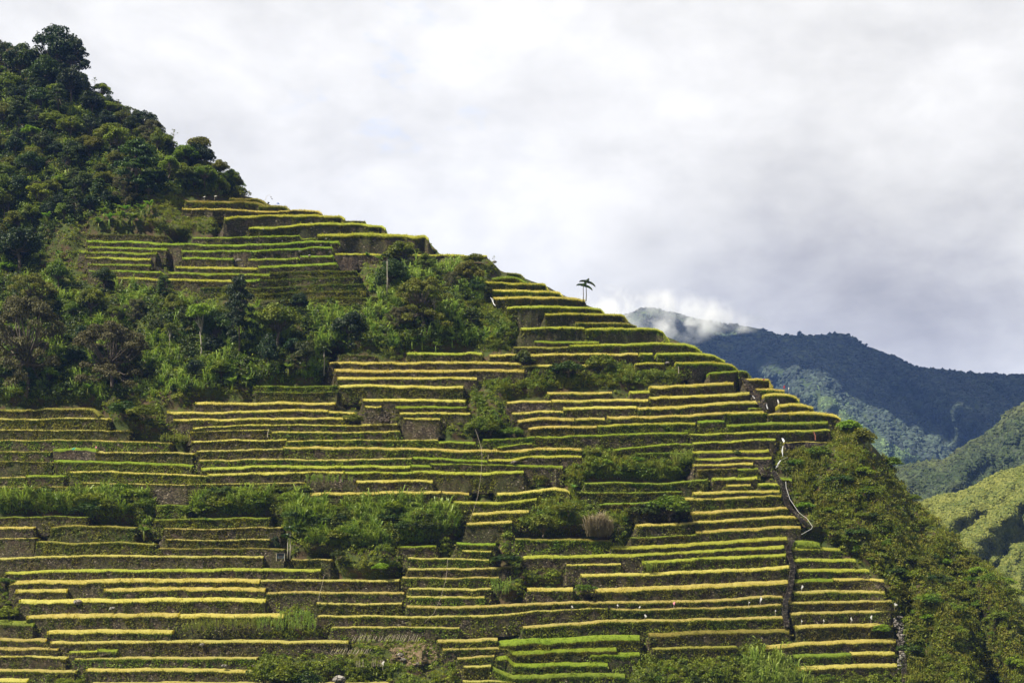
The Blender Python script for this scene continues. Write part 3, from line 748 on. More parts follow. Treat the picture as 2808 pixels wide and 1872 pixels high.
        if len(fr_i) and m > 4:
            a = rng.choice(fr_i, m).clip(0, n-2); f = rng.random((m, 1)); c = Tp[a]*(1-f)+Tp[a+1]*f; hgt_ = 1.1+1.0*snoise(c[:, 0], 0*c[:, 0], 5, i+60)
            c = c+np.stack([rng.normal(size=m)*.4, -rng.random(m)*1.3, -4.4+rng.random(m)*(1.2+np.clip(hgt_, 0, 2.3))], 1)
            add_leaves(mb, c, rng.uniform(.14, .32, m), np.tile([0, -1., 1.2], (m, 1)), .4)
        for e in (0, n-1):
            m = 60; c = Tp[e]+np.stack([rng.normal(size=m)*.5, rng.random(m)*2.5-.7, -rng.random(m)*min(h[e], 4.5)], 1); add_leaves(mb, c, rng.uniform(.12, .28, m), np.tile([0, -.6, 1.2], (m, 1)), .4)
        # grasses hanging over the top edge
        m = int(length*(8+20*s['w'])); b, hc = along(m); b[:, 1] -= .05+rng.random(m)*.15; b[:, 2] -= rng.random(m)**2*.7
        add_blades(mb, b, rng.uniform(.2, .6, m), .09, rng.uniform(.5, 1.4, m), 1.2, az=-np.pi/2+rng.normal(size=m)*.7)
        if mb.n: mb.build('wall_weeds', M_weeds2 if (s['w'] >= .6 and i % 2) else M_weeds, root, origin=org)['kind'] = 'stuff'

# ------------------------------------------------------------------ trees
def lump_crown(lumps, per, leaf, flat=.75):
    mb = MB()
    for (c, r) in lumps:
        n = int(per*(r*r)); d = unit(rng.normal(size=(n, 3))); d[:, 2] = np.where(d[:, 2] < -.35, -d[:, 2], d[:, 2])
        rr = r*(0.55+.45*rng.random(n)**.5)*(1+.18*snoise(d[:, 0]*3, d[:, 1]*3+d[:, 2]*2, 3, n % 97))
        p = np.asarray(c)+d*rr[:, None]*[1, 1, flat]
        add_leaves(mb, p, leaf*rng.uniform(.6, 1.25, n), d, .5)
    return mb
def limbs(mb, trunk_top, lumps, r0, base=(0, 0, 0), wob=.35):
    tt = np.asarray(trunk_top, float); b = np.asarray(base, float)
    pts = [b+(tt-b)*k+np.array([rng.normal()*wob*.4, rng.normal()*wob*.4, 0])*(0 < k < 1) for k in np.linspace(0, 1, 5)]
    add_tube(mb, pts, np.linspace(r0*1.25, r0*.6, 5), 7)
    for c, r in lumps:
        st = b+(tt-b)*rng.uniform(.7, 1); c = np.asarray(c); mid = (st+c)/2+rng.normal(size=3)*wob*.5-[0, 0, .25]
        add_tube(mb, [st, mid, c+[0, 0, r*.2]], [r0*.42, r0*.26, r0*.08], 5)
def crown_lumps(n, cz, rx, rz, rmin, rmax, squash=1):
    L = []
    for k in range(n):
        d = unit(rng.normal(size=3)); d[2] = abs(d[2])*1.2-.35; q = rng.uniform(.45, .95)
        L.append(((d[0]*rx*q, d[1]*rx*q, cz+d[2]*rz*q), rng.uniform(rmin, rmax)))
    return L
TREE = {}
def reg(key, lumps, leaf, per, flat, mat, th, r0, bark=M_bark, wob=.35):
    tb = MB(); limbs(tb, (rng.normal()*.3, rng.normal()*.3, th), lumps, r0, wob=wob)
    TREE[key] = (tb.data('trunk', bark, smooth=True), lump_crown(lumps, per, leaf, flat).data('crown', mat))
# all prototypes are about 10 units tall, base at the origin
for v in range(3):
    for col in ('dark', 'deep', 'mid', 'olive'):
        reg(f'broad_{col}{v}', crown_lumps(30, 5.2, 4.2, 4.2, 1.0, 1.8), .24, 105, .8, M_leaf[col], 4.6, .28)
for v in range(2):
    reg(f'bright{v}', crown_lumps(24, 6.2, 3.6, 3.4, .8, 1.4), .24, 120, .6, M_leaf['bright'], 4.6, .25)
    um = [((math.cos(a)*q*5.4, math.sin(a)*q*5.4, 8.6-2.6*q*q+rng.normal()*.3), rng.uniform(1.0, 1.6)) for a, q in zip(rng.random(34)*6.28, rng.random(34)**.5)]
    um2 = [((math.cos(a)*q*5.0, math.sin(a)*q*5.0, 4.2-1.5*q+rng.normal()*1.2), rng.uniform(.9, 1.4)) for a, q in zip(rng.random(24)*6.28, rng.random(24)**.5)]
    reg(f'umbrella_brown{v}', um+um2, .17, 170, .55, M_leaf['brown'], 4.2, .3, wob=.5)
    reg(f'umbrella_olive{v}', um[::-1]+um2, .18, 150, .6, M_leaf['olive'], 4.2, .3, wob=.5)
    ti = []
    for z in np.linspace(3.0, 9.4, 7):
        rr = 3.7*(1-(abs(z-5.4)/5.6)**1.6)
        for q in range(7): a = rng.random()*6.28; ti.append(((math.cos(a)*rr*rng.uniform(.4, 1), math.sin(a)*rr*rng.uniform(.4, 1), z+rng.normal()*.25), rng.uniform(.9, 1.3)))
    reg(f'layered{v}', ti, .2, 140, .38, M_leaf['dark'], 8.5, .22)
    reg(f'layered_deep{v}', ti, .2, 140, .38, M_leaf['deep'], 8.5, .22)
    reg(f'tall{v}', crown_lumps(16, 7.9, 2.5, 1.9, .8, 1.3), .22, 110, .7, M_leaf['bright' if v else 'mid'], 6.5, .13, M_palebark)
    reg(f'sparse{v}', crown_lumps(17, 7.0, 3.9, 2.9, .5, .95), .2, 105, .6, M_leaf['dark'], 5.6, .16, wob=.6)
    reg(f'thin{v}', crown_lumps(9, 7.4, 2.4, 2.6, .35, .6), .16, 70, .4, M_leaf['olive'], 7.8, .07, wob=.5)
    reg(f'shrub_mid{v}', crown_lumps(16, 4.4, 4.6, 4.2, 1.5, 2.3), .42, 34, .9, M_leaf['mid'], 2.5, .2)
    reg(f'shrub_bright{v}', crown_lumps(16, 4.4, 4.6, 4.2, 1.5, 2.3), .42, 34, .9, M_leaf['bright'], 2.5, .2)
    reg(f'shrub_dark{v}', crown_lumps(16, 4.4, 4.6, 4.2, 1.5, 2.3), .42, 34, .9, M_leaf['dark'], 2.5, .2)
    reg(f'shrub_olive{v}', crown_lumps(16, 4.4, 4.6, 4.2, 1.5, 2.3), .42, 34, .9, M_leaf['olive'], 2.5, .2)
def put_tree(key, px, py, top, width=None, label=None, cat='tree', group=None, name='tree', push=0.0, lean=0.0):
    """px,py: foot in the photo; top: row of its crown's top; width in photo px"""
    p = at(px, py); p = p*(1-push/p[1]) if push else p
    s = (py-top)/F*p[1]/10.0
    o = link(name, None, loc=p-[0, 0, .3])
    nat = 9.2 if 'umb' not in key else 13
    sw = (width/F*p[1]/nat) if width else s
    o.scale = (sw, sw, s); o.rotation_euler = (0, lean, rng.random()*6.28)
    for nm, me in zip(('trunk', 'crown'), TREE[key]): link(nm, me, o)
    tag(o, label, cat, group); return o
B, K_ = 'tree', None
HAND = [('broad_dark2', 118, 262, 140, 110, 'rounded dark tree below the highest evergreen on its left'), ('broad_deep2', 195, 292, 168, 95, 'dark leafy tree below the highest evergreen on its right'),   # key, foot x, foot y, top y, width, label
 ('broad_deep0', 150, 245, 58, 150, 'big dark evergreen tree standing highest on the skyline at upper left'),
 ('layered_deep0', 205, 262, 105, 105, 'wide-limbed dark tree on the skyline, right neighbour of the highest evergreen'),
 ('broad_dark1', 60, 235, 108, 105, 'leafy mid-height tree between the red roof and the highest evergreen'),
 ('broad_dark0', -2, 215, 88, 48, 'tree cut by the left edge beside the red roof'),
 ('thin0', 258, 285, 198, 40, 'slender nearly bare sapling against the sky right of the big evergreen'),
 ('broad_deep1', 302, 325, 256, 30, 'narrow dark treetop poking above the upper skyline'),
 ('thin1', 325, 335, 262, 42, 'thin twiggy tree against the sky beside the narrow dark treetop'),
 ('sparse1', 350, 372, 285, 66, 'open airy tree on the skyline above the forest slope'),
 ('broad_olive2', 546, 462, 361, 88, 'lone round-crowned tree on the skyline at the forest foot'),
 ('thin1', 478, 430, 342, 48, 'small wispy tree just left of the lone round-crowned tree'),
 ('broad_olive0', 432, 425, 342, 40, 'small dark tree left of the wispy tree on the skyline'),
 ('layered0', 375, 548, 382, 150, 'tall layered conifer-like tree standing dark in front of the forest'),
 ('bright0', 325, 440, 335, 95, 'light green layered tree behind the conifer-like tree'),
 ('bright1', 85, 400, 335, 80, 'yellow-green tree high in the forest near the left edge'),
 ('umbrella_olive0', 88, 480, 395, 70, 'olive-brown domed crown in the middle of the left forest'),
 ('broad_dark2', 230, 545, 460, 80, 'round green tree in front of the forest foot above the bananas'),
 ('bright0', 110, 590, 490, 95, 'leafy light green tree at the forest foot near the left edge'),
 ('broad_mid0', 25, 600, 462, 95, 'broad green tree at the left edge above the dark round tree'),
 ('broad_deep2', 55, 748, 600, 135, 'big dark round tree left of the uppermost green terraces'),
 ('broad_mid1', 160, 800, 695, 66, 'upright green tree left of the green terraces'),
 ('umbrella_olive1', 90, 870, 742, 150, 'domed greyish olive tree below the dark round tree'),
 ('umbrella_brown1', 70, 1085, 790, 215, 'huge brown-green tree filling the left edge of the wooded belt'),
 ('umbrella_brown0', 305, 1075, 872, 225, 'spreading grey-brown umbrella tree in the wooded belt'),
 ('broad_mid2', 250, 880, 772, 92, 'dark green bushy tree above the spreading umbrella tree'),
 ('umbrella_olive0', 315, 900, 832, 75, 'small grey-olive domed tree between two green trees'),
 ('tall1', 548, 985, 826, 120, 'yellow-green tree on several pale slender trunks'),
 ('tall0', 465, 965, 880, 70, 'slim young tree with forked pale stem beside the slender-trunk tree'),
 ('layered_deep1', 655, 985, 755, 100, 'tall dark layered tree rising in front of the green terraces'),
 ('broad_dark1', 590, 965, 835, 90, 'dark tree behind the pale slender trunks'),
 ('broad_olive1', 765, 960, 815, 140, 'broad olive tree right of the tall layered tree'),
 ('broad_dark0', 840, 1030, 910, 72, 'small dark tree with reddish top beside the thin palm'),
 ('broad_deep0', 735, 1035, 905, 70, 'dark tree standing left of the reddish-topped tree'),
 ('broad_deep1', 955, 950, 848, 90, 'dark bushy tree in the middle of the wooded belt'),
 ('umbrella_olive0', 1160, 900, 755, 180, 'large olive domed tree below the top right bend of the belt'),
 ('tall1', 1190, 895, 790, 85, 'open pale-stemmed tree in front of the large olive dome'),
 ('broad_dark2', 1070, 800, 700, 95, 'dark round tree right of the upper thin-trunked palm'),
 ('broad_olive2', 1285, 790, 705, 85, 'olive bush-like tree at the skyline end of the belt'),
 ('broad_olive1', 640, 540, 470, 60, 'dark rounded bush tree at the lower tip of the forest skyline'),
 ('broad_mid1', 600, 540, 476, 60, 'green bush tree beside the lower tip of the forest'),
 ('broad_deep2', 752, 1530, 1455, 42, 'small dark tree beside the little hut'),
 ('bright1', 845, 1520, 1455, 40, 'yellow-green sapling behind the pale-trunked palm'),
 ('broad_mid0', 1310, 1210, 1130, 95, 'bushy green tree at the head of the leaning pole line'),
 ('thin0', 1355, 745, 692, 26, 'wispy shrub at the skyline end of the long bare-walled terrace'),
 ('thin1', 2590, 1410, 1385, 1, None)]
for h in HAND:
    if h[5]: put_tree(h[0], h[1], h[2], h[3], h[4], h[5], 'tree')
def in_poly(px, py, poly):
    poly = np.asarray(poly, float); ins = np.zeros(np.shape(px), bool); n = len(poly); j = n-1
    for i in range(n):
        xi, yi = poly[i]; xj, yj = poly[j]
        c = ((yi > py) != (yj > py)) & (px < (xj-xi)*(py-yi)/(yj-yi+1e-9)+xi); ins ^= c; j = i
    return ins
def pts_in(poly, n, avoid=True, thr=.35):
    poly = np.asarray(poly, float); lo, hi = poly.min(0), poly.max(0); out = np.zeros((0, 2))
    while len(out) < n:
        p = rng.random((n*2+10, 2))*(hi-lo)+lo
        ok = in_poly(p[:, 0], p[:, 1], poly) & (p[:, 1] > skyl(p[:, 0])+1)
        if avoid: ok &= samp(tmask, p[:, 0], p[:, 1]) < thr
        out = np.vstack([out, p[ok]])
        if ok.sum() == 0: break
    return out[:n]
def area_poly(poly):
    p = np.asarray(poly, float); x, y = p.T; return abs(np.dot(x, np.roll(y, 1))-np.dot(y, np.roll(x, 1)))/2
FOREST = [(-60, 90), (100, 170), (200, 215), (260, 250), (330, 300), (400, 350), (450, 390), (520, 430), (590, 460), (668, 520), (668, 545), (600, 540), (470, 535), (400, 550), (250, 600), (150, 640), (100, 740), (-60, 760)]
BELT = [(-60, 760), (110, 760), (230, 790), (420, 800), (600, 850), (760, 850), (900, 840), (1010, 770), (1080, 720), (1250, 730), (1330, 760), (1320, 860), (1390, 920), (1290, 950), (1080, 955), (930, 970), (890, 1050), (640, 1060), (450, 1085), (280, 1100), (-60, 1105)]
cat_t = [('broad_dark0', 'dark green broadleaf'), ('broad_dark1', 'dark green broadleaf'), ('broad_deep2', 'very dark broadleaf'), ('broad_mid0', 'mid green broadleaf'), ('broad_mid2', 'mid green broadleaf'),
         ('broad_olive1', 'olive green'), ('broad_olive2', 'olive green'), ('layered1', 'layered dark'), ('umbrella_brown1', 'brownish domed'), ('broad_deep0', 'very dark broadleaf'), ('bright1', 'yellow-green')]
def scatter_trees(poly, n, gap, hmin, hmax, where, grp, kinds=cat_t):
    c = pts_in(poly, n*14); got = []
    for q in c:
        if all((q[0]-g[0])**2+(q[1]-g[1])**2 > gap*gap for g in got):
            got.append(q)
            if len(got) >= n: break
    got.sort(key=lambda q: q[1])
    for q in got:
        key, lab = kinds[rng.integers(len(kinds))]; hh = rng.uniform(hmin, hmax)
        put_tree(key, q[0], q[1], q[1]-hh, hh*rng.uniform(.8, 1.15), f'{lab} tree {where}', 'tree', grp)
scatter_trees(FOREST, 95, 30, 48, 92, 'in the dense upper left forest', 'trees of the upper forest')
scatter_trees(BELT, 40, 44, 45, 85, 'in the wooded belt across the mid slope', 'trees of the wooded belt')

# ------------------------------------------------------------------ thickets, shrubs and ground cover
SPUR = [(2125, 1240), (2300, 1140), (2330, 1140), (2400, 1200), (2450, 1260), (2500, 1340), (2600, 1430), (2700, 1520), (2830, 1670), (2960, 1880), (2480, 1880), (2480, 1700), (2450, 1640), (2430, 1570), (2400, 1545), (2330, 1520), (2250, 1455), (2235, 1440), (2200, 1390), (2160, 1310)]
MIDT = [(0, 1335), (215, 1335), (380, 1330), (560, 1338), (830, 1355), (1240, 1365), (1290, 1395), (1270, 1440), (1150, 1490), (950, 1500), (850, 1490), (760, 1440), (600, 1435), (430, 1440), (240, 1420), (0, 1410)]
CENT = [(1420, 1290), (1600, 1245), (1900, 1250), (1960, 1280), (1900, 1310), (1880, 1400), (1740, 1430), (1640, 1450), (1500, 1490), (1410, 1480), (1240, 1480), (1290, 1430), (1400, 1400)]
BOTR = [(1404, 1830), (1650, 1800), (1800, 1770), (2110, 1760), (2190, 1830), (2480, 1830), (2500, 1890), (1404, 1890)]
BANKV = [(930, 640), (1060, 645), (1190, 660), (1300, 685), (1180, 692), (930, 690)]
BANKW = [(1760, 975), (2000, 1000), (2000, 1050), (1760, 1060)]
BANKX = [(600, 560), (720, 590), (720, 640), (600, 640)]
BUSH1 = [(1290, 1080), (1350, 1085), (1400, 1160), (1450, 1195), (1380, 1210), (1250, 1190), (1330, 1150)]
BUSH2 = [(1330, 1000), (1450, 1010), (1500, 1010), (1700, 1000), (1860, 1020), (1850, 1035), (1780, 1050), (1500, 1070), (1340, 1075), (1310, 1030)]
BOTL = [(680, 1790), (860, 1820), (1080, 1830), (1060, 1880), (-20, 1890), (-20, 1860), (150, 1845), (260, 1840), (620, 1860), (700, 1860)]
SLIDE = [(1065, 1775), (1120, 1762), (1200, 1762), (1205, 1785), (1195, 1820), (1150, 1830), (1100, 1822), (1070, 1800)]
CENT2 = [(1320, 890), (1380, 840), (1480, 860), (1500, 890), (1400, 930)]
UPTHK = [(480, 700), (560, 690), (640, 700), (600, 720), (500, 760), (460, 740)]
UPGAP = [(450, 545), (560, 560), (620, 600), (640, 635), (560, 640), (470, 635), (400, 620), (380, 600)]
LEFTB = [(140, 1480), (420, 1430), (440, 1510), (240, 1520), (0, 1520), (0, 1490)]
WHOLE = [(-300, 0), (0, 170), (520, 450), (1180, 680), (1720, 890), (2300, 1160), (2500, 1360), (2808, 1680), (2900, 1880), (2800, 2000), (-300, 2000)]
def clumps(mb, poly, per1000, r0, r1, leaf, nleaf, avoid=True, lift=.35, patch=None, thr=.35):
    p = pts_in(poly, int(area_poly(poly)/1000*per1000), avoid, thr)
    if patch: p = p[snoise(p[:, 0], p[:, 1], patch[0], patch[1]) > patch[2]]
    if not len(p): return
    c = at(p[:, 0], p[:, 1]); lp = snoise(p[:, 0], p[:, 1]*1.4, 30, 401); r = rng.uniform(r0, r1, len(c))*(.85+.35*lp); c[:, 2] += np.clip(lp, 0, 1.5)*r1*.5; c[:, 1] -= np.clip(lp, 0, 1.5)*r1*.6
    d = unit(rng.normal(size=(len(c), nleaf, 3))); d[..., 2] = np.abs(d[..., 2])
    q = c[:, None]+d*(r[:, None, None]*rng.uniform(.6, 1.05, (len(c), nleaf, 1)))*[1, 1, 1.0]+[0, 0, lift]
    add_leaves(mb, q.reshape(-1, 3), leaf*rng.uniform(.6, 1.3, len(c)*nleaf), d.reshape(-1, 3), .5)
def canes(mb, poly, per1000, L0, L1, width, nb, avoid=True, lean=(.2, .9), patch=None, droop=1.0, thr=.35):
    p = pts_in(poly, int(area_poly(poly)/1000*per1000), avoid, thr)
    if patch: p = p[snoise(p[:, 0], p[:, 1], patch[0], patch[1]) > patch[2]]
    if not len(p): return
    c = at(p[:, 0], p[:, 1]); lp = snoise(p[:, 0], p[:, 1]*1.4, 34, 402); L = rng.uniform(L0, L1, len(c))*(.9+.4*lp); c[:, 1] -= np.clip(lp, 0, 1.5)*L1*.35; c[:, 2] += np.clip(lp, 0, 1.5)*L1*.2
    m = len(c)*nb; b = np.repeat(c, nb, 0)+rng.normal(size=(m, 3))*[.3, .3, 0]; b[:, 2] += rng.random(m)*np.repeat(L, nb)*.5-.2
    add_blades(mb, b, np.repeat(L, nb)*rng.uniform(.4, 1, m), width*rng.uniform(.7, 1.2, m), rng.uniform(*lean, m), droop)
def stuff(name, mb, mat, label, cat):
    if mb.n: tag(mb.build(name, mat), label, cat, kind='stuff')
mb = MB(); clumps(mb, FOREST, 9, .8, 2.0, .30, 42); stuff('undergrowth', mb, M_leaf['dark'], 'dark leafy undergrowth filling the gaps of the upper forest', 'undergrowth')
mb = MB(); clumps(mb, FOREST, 5, .7, 1.7, .26, 40, patch=(160, 61, .0)); stuff('undergrowth', mb, M_leaf['mid'], 'fresh green leafy patches between the forest trees', 'undergrowth')
mb = MB(); canes(mb, FOREST, 9, 1.4, 3.2, .26, 12, patch=(140, 62, .15)); stuff('cane_thicket', mb, M_cane, 'pale shiny cane leaves among the upper forest trees', 'cane')
mb = MB(); clumps(mb, BELT, 8, .8, 1.9, .30, 42); stuff('undergrowth', mb, M_leaf['dark'], 'dark leafy undergrowth of the wooded belt in mid slope', 'undergrowth')
mb = MB(); clumps(mb, BELT, 5, .7, 1.6, .26, 40, patch=(150, 63, .0)); stuff('undergrowth', mb, M_leaf['mid'], 'fresh green shrubbery between the belt trees', 'undergrowth')
mb = MB(); canes(mb, BELT, 16, 1.4, 3.4, .26, 12, patch=(190, 64, -.15)); stuff('cane_thicket', mb, M_cane, 'tall pale cane grass in the wooded belt', 'cane')
mb = MB(); canes(mb, MIDT, 24, 1.4, 3.2, .27, 12, patch=(170, 65, -.5), lean=(.4, 1.4)); stuff('cane_thicket', mb, M_cane, 'long thicket of glossy cane grass below the central flight', 'cane')
mb = MB(); clumps(mb, MIDT, 7, .6, 1.4, .25, 36); stuff('undergrowth', mb, M_leaf['mid'], 'leafy shrubbery inside the long cane thicket', 'undergrowth')
mb = MB(); clumps(mb, CENT, 7, .6, 1.5, .25, 38); clumps(mb, BUSH1, 10, .6, 1.4, .24, 38); clumps(mb, BUSH2, 9, .6, 1.3, .24, 38); clumps(mb, CENT2, 8, .6, 1.3, .24, 36)
stuff('undergrowth', mb, M_leaf['mid'], 'green brush between the central and lower right flights', 'undergrowth')
mb = MB(); canes(mb, CENT, 20, .9, 2.2, .15, 14, patch=(120, 66, -.6)); canes(mb, BUSH2, 14, .8, 1.9, .15, 13); stuff('grass', mb, M_grass, 'long yellow-green grass around the central bushes', 'grass')
mb = MB(); clumps(mb, SPUR, 9, .6, 1.6, .27, 38, patch=(130, 71, -.3)); stuff('undergrowth', mb, M_leaf['olive'], 'olive scrub covering the steep spur on the right', 'undergrowth')
mb = MB(); clumps(mb, SPUR, 8, .6, 1.6, .27, 38, patch=(110, 72, -.1)); stuff('undergrowth', mb, M_leaf['mid'], 'green leafy bushes spread over the right spur', 'undergrowth')
mb = MB(); canes(mb, SPUR, 14, .8, 2.2, .14, 14, patch=(120, 73, -.3)); stuff('grass', mb, M_grass, 'long yellow-green grass hanging down the right spur', 'grass')
mb = MB(); canes(mb, SPUR, 6, .6, 1.6, .13, 14, patch=(90, 74, .45)); canes(mb, [(0, 1480), (240, 1450), (400, 1470), (420, 1515), (200, 1525), (0, 1520)], 12, .4, 1.0, .12, 12)
canes(mb, [(1130, 1420), (1240, 1400), (1260, 1440), (1220, 1470), (1120, 1460)], 20, 1.0, 2.2, .14, 14, avoid=False)
canes(mb, BANKV, 16, .4, 1.0, .14, 12, avoid=False); canes(mb, BANKX, 12, .3, .8, .12, 12, avoid=False)
stuff('dry_brush', mb, M_brownveg, 'patches of rusty brown dried brush on the slopes', 'brush')
mb = MB(); clumps(mb, BOTR, 8, .6, 1.5, .25, 38, avoid=False); clumps(mb, BOTL, 9, .5, 1.3, .25, 36, avoid=False); clumps(mb, UPTHK, 10, .6, 1.3, .24, 36)
stuff('undergrowth', mb, M_leaf['mid'], 'leafy brush along the bottom edge of the slope', 'undergrowth')
mb = MB(); canes(mb, [(2110, 1790), (2200, 1780), (2230, 1890), (2050, 1890), (2040, 1820)], 30, 1.4, 3.0, .27, 12, avoid=False)
canes(mb, UPTHK, 18, 1.2, 2.4, .16, 14); stuff('cane_thicket', mb, M_cane, 'glossy cane clumps at the bottom right and above the belt', 'cane')
mb = MB(); canes(mb, WHOLE, 4, .4, 1.2, .12, 14, droop=1.2, thr=.98); canes(mb, BOTR, 9, .5, 1.4, .12, 14, avoid=False); canes(mb, UPGAP, 12, .5, 1.3, .12, 12, avoid=False); canes(mb, BANKW, 14, .5, 1.2, .14, 12, avoid=False); canes(mb, BANKX, 10, .3, .9, .12, 12, avoid=False)
canes(mb, [(400, 500), (680, 530), (1190, 655), (1340, 700), (1720, 875), (2060, 1035), (2060, 1090), (1900, 1060), (1300, 960), (1180, 700), (900, 620), (560, 640), (420, 580)], 13, .35, 1.0, .14, 13, thr=.98)
stuff('grass', mb, M_grass, 'rough grass on the banks between the terraces', 'grass')
mb = MB(); clumps(mb, WHOLE, 4, .3, 1.0, .22, 24, thr=.98); stuff('undergrowth', mb, M_weeds2, 'low weeds and creepers between the terraces', 'undergrowth')
mb = MB(); c = at(*np.array(pts_in([(1612, 1442), (1662, 1437), (1677, 1462), (1662, 1472), (1612, 1472)], 60, False)).T)*.98; mm = 60*26
add_blades(mb, np.repeat(c, 26, 0)+rng.normal(size=(mm, 3))*[.5, .5, .1], rng.uniform(1.8, 4.2, mm), .11, rng.uniform(.1, .7, mm), 1.0)
dg = at(1645, 1467)*.98
tag(mb.build('reed_clump', M_canedry, origin=dg, loc=dg), 'big tuft of dry pinkish-grey reeds in the middle bushes', 'reeds')

# individual shrubs
SH = [('shrub_bright0', 2412, 1738, 1703, 66, 'round vivid green bush near the right ends of the lowest straw terraces'), ('shrub_dark0', 335, 1150, 1092, 90, 'leafy dark bush left of the central flight top'),
      ('shrub_mid0', 395, 1150, 1098, 80, 'wide dark green bush beside the leafy one at the top of the left flights'), ('shrub_mid1', 1835, 1425, 1345, 110, 'largest round green bush in the middle of the slope'),
      ('shrub_dark1', 1760, 1425, 1365, 90, 'dark bush left of the largest round bush'), ('shrub_mid0', 1560, 1410, 1365, 70, 'leafy bush beside the dry reed tuft'), ('shrub_olive0', 1490, 1470, 1400, 80, 'olive bush left of the reed tuft'),
      ('shrub_dark0', 1390, 1545, 1512, 80, 'dark low bush at the right end of a straw terrace in lower middle'), ('shrub_mid1', 1605, 1625, 1595, 60, 'dark green bush breaking the golden terrace of the lower right flight'),
      ('shrub_mid0', 1050, 1520, 1480, 45, 'green bush above the narrow lower middle wall'), ('shrub_bright1', 1045, 1565, 1532, 48, 'light green bush on the lower middle terrace wall'), ('shrub_dark1', 925, 1530, 1498, 40, 'bush right of the palm by the hut'),
      ('shrub_bright0', 2265, 1522, 1503, 22, 'small yellow-green bush on the first wall right of the stairway'), ('shrub_mid1', 1345, 1190, 1150, 60, 'low green bush right of the pole line head'), ('shrub_mid0', 1400, 1200, 1160, 60, 'bright leafy bush between pole line and right flight'),
      ('shrub_dark0', 1430, 1010, 950, 60, 'dark bush left of the banana-topped thicket'), ('shrub_mid0', 1650, 1020, 960, 70, 'bush under the banana plant on the ridge flight'), ('shrub_dark1', 1560, 1030, 975, 90, 'broad dark bush in the ridge thicket'),
      ('shrub_bright1', 260, 1620, 1600, 30, 'tiny bush on the lower left terrace wall'), ('shrub_bright0', 25, 1700, 1650, 70, 'green bush at the left edge in lower left'), ('shrub_mid1', 15, 1600, 1578, 50, 'low bush cut by the left edge above the grassy patch'),
      ('shrub_mid0', 770, 1880, 1805, 110, 'big dense bush at bottom left centre'), ('shrub_mid1', 720, 1885, 1800, 90, 'dense bush left of the big bottom bush'), ('shrub_dark0', 840, 1890, 1830, 80, 'darker bush right of the big bottom bush'),
      ('shrub_bright0', 180, 1885, 1850, 60, 'bush at the bottom left corner terraces'), ('shrub_dark1', 2020, 1250, 1225, 26, 'small dark bush on a wall in upper right flight'), ('shrub_olive1', 970, 1165, 1125, 55, 'rounded olive bush in the small stony gap of the central flight'),
      ('shrub_mid0', 1090, 1160, 1135, 36, 'small bush right of the stony gap'), ('shrub_dark0', 2008, 1055, 1032, 26, 'dark bush at the ridge beside the stony steps'), ('shrub_bright1', 2325, 1185, 1140, 70, 'light green leafy bush crowning the spur at the terrace ends'),
      ('shrub_olive0', 2370, 1225, 1165, 80, 'olive bush on the spur skyline'), ('shrub_olive1', 1300, 720, 690, 60, 'scrubby bush under the long bare-walled skyline terrace'),
      ('shrub_mid1', 660, 555, 505, 50, 'leafy end bush of the upper forest against the sky'), ('shrub_dark0', 975, 665, 635, 50, 'bush on the steep brown bank of the skyline flight'), ('shrub_dark1', 1080, 665, 640, 40, 'second bush on the steep brown bank, further right')]
for h in SH: put_tree(h[0], h[1], h[2], h[3], h[4], h[5], 'bush', name='bush', push=4)
def scatter_shrubs(poly, n, gap, h0, h1, where, grp, kinds, thr=.8, avoid=True):
    c = pts_in(poly, n*12, avoid, thr); got = []
    for q in c:
        if all((q[0]-g[0])**2+(q[1]-g[1])**2 > gap*gap for g in got):
            got.append(q)
            if len(got) >= n: break
    for q in got:
        k = kinds[rng.integers(len(kinds))]; hh = rng.uniform(h0, h1)
        put_tree('shrub_'+k+str(rng.integers(2)), q[0], q[1], q[1]-hh, hh*rng.uniform(1.1, 1.9), f"{ {'mid':'green','dark':'dark green','olive':'olive','bright':'yellow-green'}[k]} bush {where}", 'bush', grp, name='bush')
scatter_shrubs(SPUR, 110, 26, 18, 42, 'on the steep right spur', 'bushes on the right spur', ['mid', 'olive', 'dark', 'mid', 'bright'])
scatter_shrubs(MIDT, 55, 26, 22, 48, 'in the long thicket below the central flight', 'bushes of the long thicket', ['mid', 'dark', 'bright'])
scatter_shrubs(CENT, 34, 26, 14, 32, 'in the central brush', 'bushes of the central brush', ['mid', 'bright', 'olive'])
scatter_shrubs(BOTR, 20, 30, 14, 30, 'along the bottom edge', 'bushes at the bottom right', ['mid', 'bright', 'dark'], avoid=False)
scatter_shrubs(BELT, 45, 34, 16, 32, 'in the wooded belt', 'bushes of the wooded belt', ['mid', 'dark', 'olive'])
scatter_shrubs([(190, 215), (300, 290), (400, 360), (560, 455), (668, 525), (668, 548), (540, 480), (400, 395), (300, 325), (190, 260)], 38, 13, 26, 46, 'along the forest skyline', 'bushes along the forest skyline', ['mid', 'dark', 'olive'])
scatter_shrubs(FOREST, 30, 34, 16, 32, 'in the upper forest', 'bushes of the upper forest', ['mid', 'dark', 'bright'])

